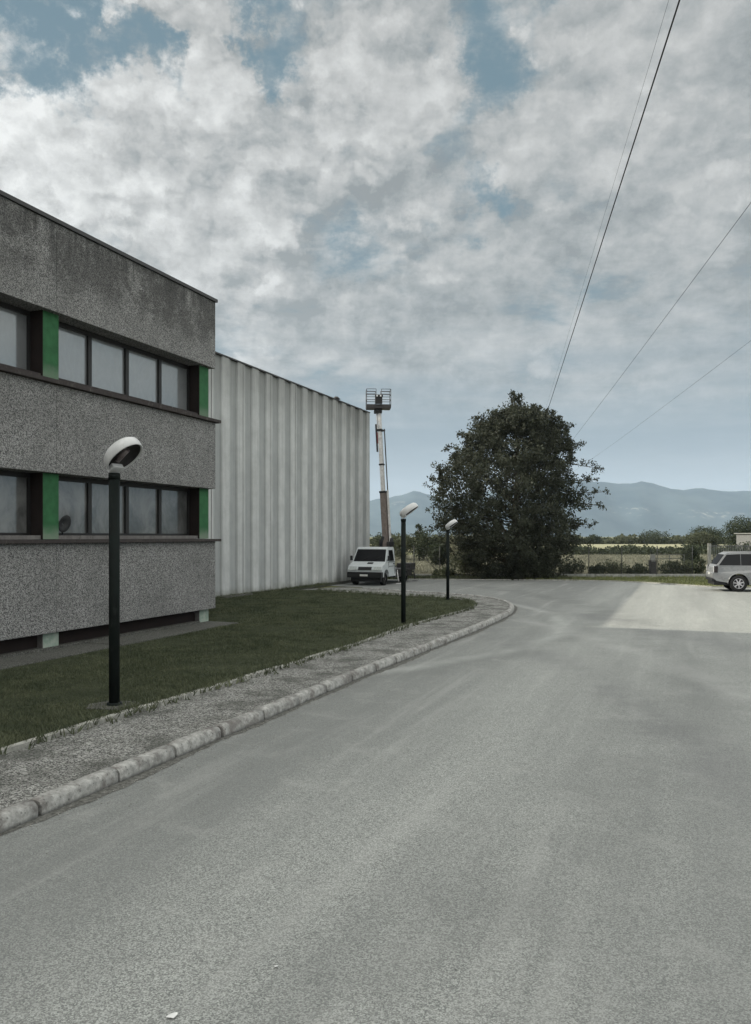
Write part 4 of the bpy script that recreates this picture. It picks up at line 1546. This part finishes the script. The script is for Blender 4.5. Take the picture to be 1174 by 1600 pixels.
# ------------------------------------------------------------------ trees
def big_tree():
    base = Vector((8.7, 49.6, 0))
    T = empty('poplar_tree', base, 0, 'large dark bushy tree standing at the far edge of the asphalt', 'tree')
    # silhouette half-widths left/right of the stem at each height, read as metres
    hz = np.array([0.0, 0.5, 1.3, 2.0, 3.0, 4.2, 5.4, 6.6, 7.6, 8.6, 9.6, 10.4, 11.2])
    lw = np.array([3.1, 3.2, 3.6, 4.2, 4.8, 5.0, 5.0, 4.8, 3.9, 3.0, 2.1, 1.2, .5])
    rw = np.array([2.7, 2.8, 3.0, 3.6, 3.8, 3.8, 3.5, 3.5, 3.3, 2.9, 2.3, 1.5, .5])
    # limbs
    b = MB()
    b.tube([(0, 0, -0.05), (0.05, 0, 1.5), (-0.05, 0.05, 4.0), (0.1, 0, 7.0), (0, 0, 9.8)], 0.26, 10, 0.04)
    tips = []
    rr = random.Random(3)
    for i in range(90):
        z0 = rr.uniform(0.2, 8.0)
        a = rr.uniform(0, 2 * math.pi)
        zt = z0 + rr.uniform(0.8, 2.8)
        zt = min(zt, 10.6)
        W = np.interp(zt, hz, lw if math.cos(a) < 0 else rw)
        k = rr.uniform(0.55, 0.93)
        end = Vector((math.cos(a) * W * k, math.sin(a) * W * k * 0.9, zt))
        st = Vector((0, 0, z0))
        mid = st.lerp(end, 0.5) + Vector((rr.gauss(0, .2), rr.gauss(0, .2), -0.2))
        b.tube([st, mid, end], 0.07 * (1 - z0 / 14), 5, 0.012, cap=False)
        tips.append(end)
    # ragged boughs reaching out on the right
    arms = [(2.6, 7.2, 5.35, 6.75), (2.6, 5.2, 5.5, 5.35), (2.8, 4.8, 5.4, 4.45), (2.4, 3.2, 4.8, 3.35), (2.9, 6.0, 4.9, 6.1),
            (2.0, 9.0, 3.2, 9.4), (-3.2, 3.4, -5.3, 3.15), (-3.2, 4.3, -5.2, 4.4), (-3.0, 6.3, -4.9, 6.75), (-3.0, 7.0, -4.3, 7.9), (2.2, 2.4, 4.3, 2.2),
            (-2.5, 2.0, -4.9, 2.3), (2.3, 8.0, 3.9, 8.1), (-2.3, 8.2, -3.6, 9.0), (-1.6, 9.0, -2.6, 10.0)]
    for (xa, za, xb, zb) in arms:
        b.tube([(xa * 0.4, 0, za - 0.3), (xa, -0.2, za), (xb, -0.3, zb)], 0.06, 5, 0.012, cap=False)
    b.build('trunk', M['bark'], T)
    # foliage clumps
    C, Rd, N, UP = [], [], [], []
    for i in range(1150):
        z = rr.uniform(0.1, 10.3)
        a = rr.uniform(0, 2 * math.pi)
        W = np.interp(z, hz, lw if math.cos(a) < 0 else rw)
        k = rr.random() ** 0.42
        wob = 1 + 0.10 * math.sin(a * 5 + z * 1.9) + 0.08 * math.sin(a * 9 - z * 2.7) + 0.05 * math.sin(z * 6.1 + a * 3)
        r = W * k * 0.93 * wob
        C.append((math.cos(a) * r, math.sin(a) * r * 0.92, z))
        Rd.append(rr.uniform(0.20, 0.46))
        N.append(84)
        UP.append(0.5)
    for (xa, za, xb, zb) in arms:
        for j in range(9):
            t = j / 8
            C.append((xa + (xb - xa) * t + rr.gauss(0, .1), rr.gauss(-.25, .25), za + (zb - za) * t + rr.gauss(0, .13)))
            Rd.append(0.30 - 0.16 * t)
            N.append(int(60 - 30 * t))
            UP.append(0.2)
    # upright leading shoots along the top
    shoots = [(-0.2, 11.7, .40), (0.25, 11.5, .36), (1.1, 10.9, .32), (1.4, 10.75, .28), (2.35, 10.55, .26), (2.75, 10.2, .25), (1.9, 10.6, .16), (-.8, 10.4, .3), (-1.5, 10.2, .25),
              (-2.2, 9.8, .22), (-3.0, 9.1, .2), (-3.7, 8.0, .2), (-4.6, 6.9, .2), (3.1, 9.5, .2), (3.4, 8.9, .2), (0.6, 10.6, .3), (-0.2, 10.8, .4), (-1.1, 10.0, .3), (2.3, 9.9, .3)]
    for x, zt, r in shoots:
        zb = zt - rr.uniform(1.3, 2.0)
        for j in range(11):
            t = j / 10
            C.append((x + rr.gauss(0, .05), rr.gauss(0, .2), zb + (zt - 0.25 - zb) * t))
            Rd.append(r * (0.9 - 0.55 * t))
            N.append(46)
            UP.append(1.6)
    # spiky twigs all round the rim
    for i in range(420):
        z = rr.uniform(1.0, 10.2)
        a = rr.uniform(0, 2 * math.pi)
        W = np.interp(z, hz, lw if math.cos(a) < 0 else rw)
        wob = 1 + 0.10 * math.sin(a * 5 + z * 1.9) + 0.08 * math.sin(a * 9 - z * 2.7) + 0.05 * math.sin(z * 6.1 + a * 3)
        for j in range(3):
            r = W * wob * 0.93 + 0.05 + j * 0.14
            C.append((math.cos(a) * r, math.sin(a) * r * .92, z + j * 0.10))
            Rd.append(0.10)
            N.append(9)
            UP.append(1.0)
    P, U = [], []
    for c, r, n, u in zip(C, Rd, N, UP):
        q = rng.normal(size=(n, 3)) * r * 0.62
        P.append(np.array(c) + q * (1, 1, 0.9))
        U.append(np.full(n, u))
    P = np.concatenate(P)
    U = np.concatenate(U)
    k = P[:, 2] > 0.05
    P, U = P[k], U[k]
    Vs, F = leaf_cloud(P, 0.158, 0.5, 2.0)
    np_mesh('crown', Vs, F, M['leaf_poplar'], T)


def small_tree(name, x, y, h, w, mat, label, cat, group=None, n=1600, trunk=0.25, leaf=0.22, seed=0):
    T = empty(name, (x, y, -0.03), 0, label, cat, group)
    r_ = np.random.default_rng(seed + 50)
    b = MB()
    b.tube([(0, 0, 0), (0.03 * h, 0, h * 0.4), (0, 0, h * 0.8)], 0.03 * h, 6, 0.006 * h)
    for i in range(5):
        a = r_.uniform(0, 6.28)
        b.tube([(0, 0, h * r_.uniform(.15, .4)), (math.cos(a) * w * .3, math.sin(a) * w * .3, h * r_.uniform(.55, .85))], 0.012 * h, 4, 0.004 * h, cap=False)
    b.build('trunk', M['bark'], T)
    nc = max(14, n // 42)
    P = []
    for i in range(nc):
        u = r_.normal(size=3)
        u /= np.linalg.norm(u)
        k = r_.random() ** 0.4
        zc = trunk + (1 - trunk) * 0.5
        c = np.array([u[0] * w * 0.42 * k, u[1] * w * 0.42 * k, h * (zc + u[2] * (1 - trunk) * 0.44 * k)])
        q = np.clip(r_.normal(size=(n // nc, 3)), -1.4, 1.4) * (w * 0.062 + 0.02)
        P.append(c + q)
    P = np.concatenate(P)
    P = P[P[:, 2] > 0.02]
    V, F = leaf_cloud(P, leaf, 0.3, 1.7)
    np_mesh('crown', V, F, mat, T)
    return T


def vegetation():
    big_tree()
    f = 1250.0
    G1 = 'trees of the far tree line'
    # (X, Y, height, width, material, label)
    far = [(73, 268, 3.9, 7, 'leaf_dark', 'small round tree standing alone in the far tree line nearest the big tree'),
           (83, 268, 3.0, 9, 'leaf_mid', 'low pale scrubby tree between two rounder far trees'),
           (93, 266, 6.1, 14, 'leaf_dark', 'widest dark tree in the far line above the yellow field'),
           (103.5, 266, 3.2, 8, 'leaf_mid', 'low tree filling the gap left of the compact dark tree'),
           (110, 264, 5.4, 8.5, 'leaf_dark', 'compact dark dome shaped tree right of the widest far tree'),
           (120, 266, 3.4, 9, 'leaf_mid', 'faint low tree right of the compact dark dome'),
           (131, 266, 4.9, 12, 'leaf_mid', 'flat topped far tree near the middle of the yellow field'),
           (144, 266, 3.2, 12, 'leaf_pale', 'pale low thicket in the far line'),
           (156, 262, 5.6, 11, 'leaf_pale', 'pale brownish loose tree at the right end of the far line'),
           (166, 262, 3.8, 12, 'leaf_mid', 'low dark tree where the far line meets the right hand trees'),
           (66, 268, 3.1, 9, 'leaf_mid', 'low bush of the far line half hidden by the big tree')]
    for i, (x, y, h, w, m, lab) in enumerate(far):
        small_tree('far_tree', x, y, h * 0.74, w * 0.85, M[m], lab, 'tree', G1, 3000, 0.03, 0.42, i)
    o = []
    right = [(61.0, 148, 4.3, 7.6, 'leaf_dark', 'rounded grey green tree right of the yellow field'),
             (54.6, 118, 5.5, 7.6, 'leaf_dark', 'tallest dark tree at the right edge behind the gate'),
             (50.5, 124, 3.2, 5.0, 'leaf_mid', 'lower tree between the two right hand trees'),
             (24.6, 62.5, 2.0, 1.5, 'leaf_dark', 'small dark round bush standing at the yellow field edge')]
    for i, (x, y, h, w, m, lab) in enumerate(right):
        small_tree('tree', x, y, h, w, M[m], lab, 'tree' if h > 3 else 'bush', None, 9000, 0.05, 0.22 if h > 3 else 0.09, 30 + i)
    # hedge and bushes between the hall and the big tree
    g2 = 'bushes of the hedge left of the big tree'
    left = [(1.0, 88, 3.0, 4.2, 'leaf_dark', 'dark hedge bush just right of the hall corner'),
            (3.1, 86, 3.2, 3.6, 'leaf_mid', 'olive hedge bush behind the truck bed'),
            (5.0, 84, 3.5, 3.6, 'leaf_dark', 'hedge bush directly behind the middle lamp post'),
            (6.8, 86, 2.9, 3.2, 'leaf_mid', 'hedge bush just right of the middle lamp post'),
            (8.6, 82, 3.2, 3.4, 'leaf_pale', 'pale dusty hedge bush under the mountain gap'),
            (7.7, 66, 2.9, 3.6, 'leaf_pale', 'pale arching shrub left of the farthest lamp post'),
            (5.4, 68, 2.0, 2.2, 'leaf_dark', 'dark low bush in front of the pale arching shrub'),
            (10.6, 80, 3.2, 4.0, 'leaf_mid', 'hedge bush meeting the left flank of the big tree')]
    for i, (x, y, h, w, m, lab) in enumerate(left):
        small_tree('hedge_bush', x, y, h, w, M[m], lab, 'bush', g2, 4500, 0.03, 0.17, 60 + i)
    tag(small_tree('slender_tree', 4.6, 85, 4.3, 1.1, M['leaf_dark'], 'tiny dark column of foliage poking above the hedge', 'tree', None, 700, 0.45, 0.2, 90))
    # shrubs at the foot of the fence
    g3 = 'shrubs growing along the fence'
    xs = [(12.6, 51.9, 1.15, 2.3, 'leaf_dark', 'dark shrub touching the right flank of the big tree'),
          (14.4, 52.0, 0.8, 1.5, 'leaf_dark', 'low dark shrub between the first two posts right of the tree'),
          (15.5, 52.2, 1.05, 1.9, 'leaf_mid', 'fuller shrub at the second fence post right of the tree'),
          (17.0, 52.1, 0.75, 1.8, 'leaf_dark', 'low shrub left of the utility cabinet'),
          (19.1, 51.8, 0.95, 1.8, 'leaf_dark', 'dark squared shrub in front of the rail barrier'),
          (20.3, 51.9, 0.95, 1.3, 'leaf_mid', 'shrub at the last fence post before the gate'),
          (21.0, 52.6, 1.3, 1.5, 'leaf_dark', 'dark shrub behind the pale gate post'),
          (4.3, 50.7, 0.6, 1.5, 'leaf_mid', 'sparse weedy shrub left of the big tree foot'),
          (5.6, 50.4, 1.9, 2.2, 'leaf_mid', 'light leaved shrub leaning on the left foot of the big tree'),
          (1.6, 50.2, 0.7, 1.6, 'leaf_dark', 'low dark shrub by the fence behind the truck bed')]
    for i, (x, y, h, w, m, lab) in enumerate(xs):
        small_tree('shrub', x, y, h, w, M[m], lab, 'shrub', g3, 1500, 0.0, 0.13, 120 + i)
    for i, (x, y, h, w, lab) in enumerate([(24.4, 54, 2.35, 3.4, 'hedge plant behind the left half of the gate'), (28.0, 55, 2.55, 4.4, 'hedge plant behind the gate above the car roof')]):
        small_tree('hedge_plant', x, y, h, w, M['leaf_dark'], lab, 'hedge', 'hedge plants behind the gate', 3200, 0.0, 0.16, 160 + i)
    # dark boundary hedgerow between the two fields
    n = 26000
    x = rng.uniform(20, 105, n)
    y = rng.uniform(112, 124, n)
    z = rng.random(n) ** 1.3 * (0.75 + 0.3 * np.sin(x * .7) + 0.2 * np.sin(x * 2.3))
    V, F = leaf_cloud(np.stack([x, y, z], 1), 0.42, 0.6, 1.8)
    o = np_mesh('hedgerow', V, F, M['leaf_dark'])
    tag(o, 'low dark hedgerow between the scrub field and the yellow field', 'hedgerow', kind='stuff')
    n = 24000
    x = rng.uniform(-40, 260, n)
    y = rng.uniform(269, 276, n)
    z = rng.random(n) * (1.9 + 0.7 * np.sin(x * .31) + 0.5 * np.sin(x * 1.3))
    V, F = leaf_cloud(np.stack([x, y, z], 1), 0.9, 0.3, 1.5)
    o = np_mesh('distant_thicket', V, F, M['leaf_mid'])
    tag(o, 'thin grey green thicket along the horizon behind the yellow field', 'thicket', kind='stuff')


# ------------------------------------------------------------------ mountains
def mountains():
    D = 5200.0
    px = np.array([-2600, -1400, -400, 300, 560, 579, 615, 645, 666, 700, 760, 830, 898, 922, 966, 984, 1007, 1025, 1038, 1072, 1093, 1108, 1124, 1150, 1174, 1300, 1600, 2300, 3400])
    py = np.array([740, 770, 755, 775, 785, 782, 775, 765, 770, 778, 765, 752, 748, 750, 755, 753, 750, 754, 758, 763, 761, 762, 764, 766, 767, 760, 772, 750, 775])
    X = (px - 587) / 1250.0 * D
    Hh = (838 - py) / 1250.0 * D + EYE
    nx, ny = 620, 40
    xs = np.linspace(X[0], X[-1], nx)
    ys = np.linspace(-1, 1, ny)
    top = np.interp(xs, X, Hh)
    nz = sum(a * np.sin(xs * f_ + p_) for a, f_, p_ in ((4, .021, 1), (2.5, .047, 2), (1.6, .11, .5), (1.0, .23, 4)))
    V = np.zeros((ny, nx, 3))
    for j, s in enumerate(ys):
        prof = (1 - abs(s)) ** 0.8
        fold = 1 + 0.18 * (1 - prof) * np.sin(xs * 0.008 + s * 3) + 0.12 * (1 - prof) * np.sin(xs * 0.02 + 1.3 + s * 5)
        V[j, :, 0] = xs * (1 + s * 0.18)
        V[j, :, 1] = D * (1 + s * 0.18) + 60 * np.sin(xs * 0.004)
        V[j, :, 2] = (top * prof * fold + nz * prof) - 1.0
    # the crest row carries the outline itself
    V = V.reshape(-1, 3)
    idx = np.arange(nx * ny).reshape(ny, nx)
    F = np.stack([idx[:-1, :-1], idx[:-1, 1:], idx[1:, 1:], idx[1:, :-1]], -1).reshape(-1, 4)
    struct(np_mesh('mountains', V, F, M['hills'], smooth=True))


# ------------------------------------------------------------------ overhead cables
def cables():
    Pl = empty('utility_pole', (18.7, 110, 0), 0, 'wooden power pole with a crossarm hidden behind the big tree', 'utility pole')
    b = MB()
    b.tube([(0.9, 0, -0.05), (0.9, 0, 10.2)], 0.17, 12, 0.11)
    b.build('pole', M['wood'], Pl)
    b = MB()
    b.box(-0.9 - 0.6 + 5.6 - 7.6, 6.4, -0.08, 0.08, 9.75, 9.9)
    b.build('crossarm', M['wood'], Pl)
    # lateral position at the camera, height above the eye, label, radius
    H = 7.4
    cab = [(2.37, H, 0.0125, 'thickest black overhead cable sweeping from the top edge down to the tree'),
           (2.28, H + 0.2, 0.0022, 'hair thin wire running just left of the thickest cable'),
           (5.5, H, 0.0062, 'overhead cable crossing the right edge above the middle of the sky'),
           (9.65, H, 0.0045, 'lowest and faintest overhead cable at the right edge')]
    for i, (a, h, r, lab) in enumerate(cab):
        pts = []
        for k in range(-10, 41):
            y = 110.0 * k / 40
            sag = -0.55 * math.sin(math.pi * max(0, min(1, y / 110.0)))
            x = a + 0.17 * y
            if y > 0:
                x -= a * 0.35 * (y / 110.0)
            pts.append((x, y, EYE + h + sag * 0.6))
        b = MB()
        b.tube(pts, r, 6)
        o = b.build('power_line', M['wire'])
        tag(o, lab, 'power line', 'overhead cables')


def litter():
    n = 2600
    G = np.array(offset(spline(KOUT, 0.05), -0.02))
    i = rng.integers(60, len(G) - 10, n)
    q = G[i] + np.stack([rng.exponential(0.10, n) * 0.93, -rng.exponential(0.10, n) * 0.36], 1) * rng.choice([1, 1, 4], n)[:, None] + rng.normal(0, .02, (n, 2))
    r_ = rng.uniform(0.003, 0.010, n)
    octa = np.array([(1, 0, 0), (0, 1, 0), (-1, 0, 0), (0, -1, 0), (0, 0, .8), (0, 0, -.6)])
    V = (octa[None] * r_[:, None, None] * rng.uniform(0.6, 1.3, (n, 6, 1)))
    V = V + np.stack([q[:, 0], q[:, 1], r_ * 0.5], 1)[:, None]
    f = np.array([(0, 1, 4), (1, 2, 4), (2, 3, 4), (3, 0, 4), (1, 0, 5), (2, 1, 5), (3, 2, 5), (0, 3, 5)])
    F = (f[None] + (np.arange(n) * 6)[:, None, None]).reshape(-1, 3)
    tag(np_mesh('grit', V.reshape(-1, 3), F, M['edging']), 'loose grit and pebbles gathered in the gutter along the kerb', 'grit', kind='stuff')
    for i, (x, y, s, lab) in enumerate([(-1.1, 4.33, 0.035, 'white scrap of paper on the asphalt at the bottom edge'),
                                       (-0.6, 4.82, 0.016, 'tiny white crumb on the asphalt above the paper scrap')]):
        b = MB()
        v = [b.bm.verts.new((x + s * math.cos(a) * random.uniform(.6, 1.1), y + s * math.sin(a) * random.uniform(.6, 1.1), 0.004 + random.uniform(0, 0.012))) for a in [6.283 * k / 7 for k in range(7)]]
        c = b.bm.verts.new((x, y, 0.016))
        for k in range(7):
            b.bm.faces.new((v[k], v[(k + 1) % 7], c))
        tag(b.build('paper_scrap', M['paper']), lab, 'litter')


def haze():
    b = MB()
    b.box(-11000, 11500, -280, 11000, -1.6, 720)
    m = bpy.data.materials.new('air')
    m.use_nodes = True
    t = m.node_tree
    t.nodes.clear()
    out = t.nodes.new('ShaderNodeOutputMaterial')
    v = t.nodes.new('ShaderNodeVolumePrincipled')
    v.inputs['Color'].default_value = (0.66, 0.80, 1.0, 1)
    v.inputs['Density'].default_value = 0.00007
    v.inputs['Anisotropy'].default_value = 0.0
    t.links.new(v.outputs[0], out.inputs['Volume'])
    o = b.build('haze', m)
    tag(o, 'thin blue haze over the plain and mountains', 'haze', kind='stuff')


ground()
pavement()
office()
hall()
mountains()
big = None
fence()
truck()
car()
lamps()
vegetation()
grass()
cables()
litter()
haze()
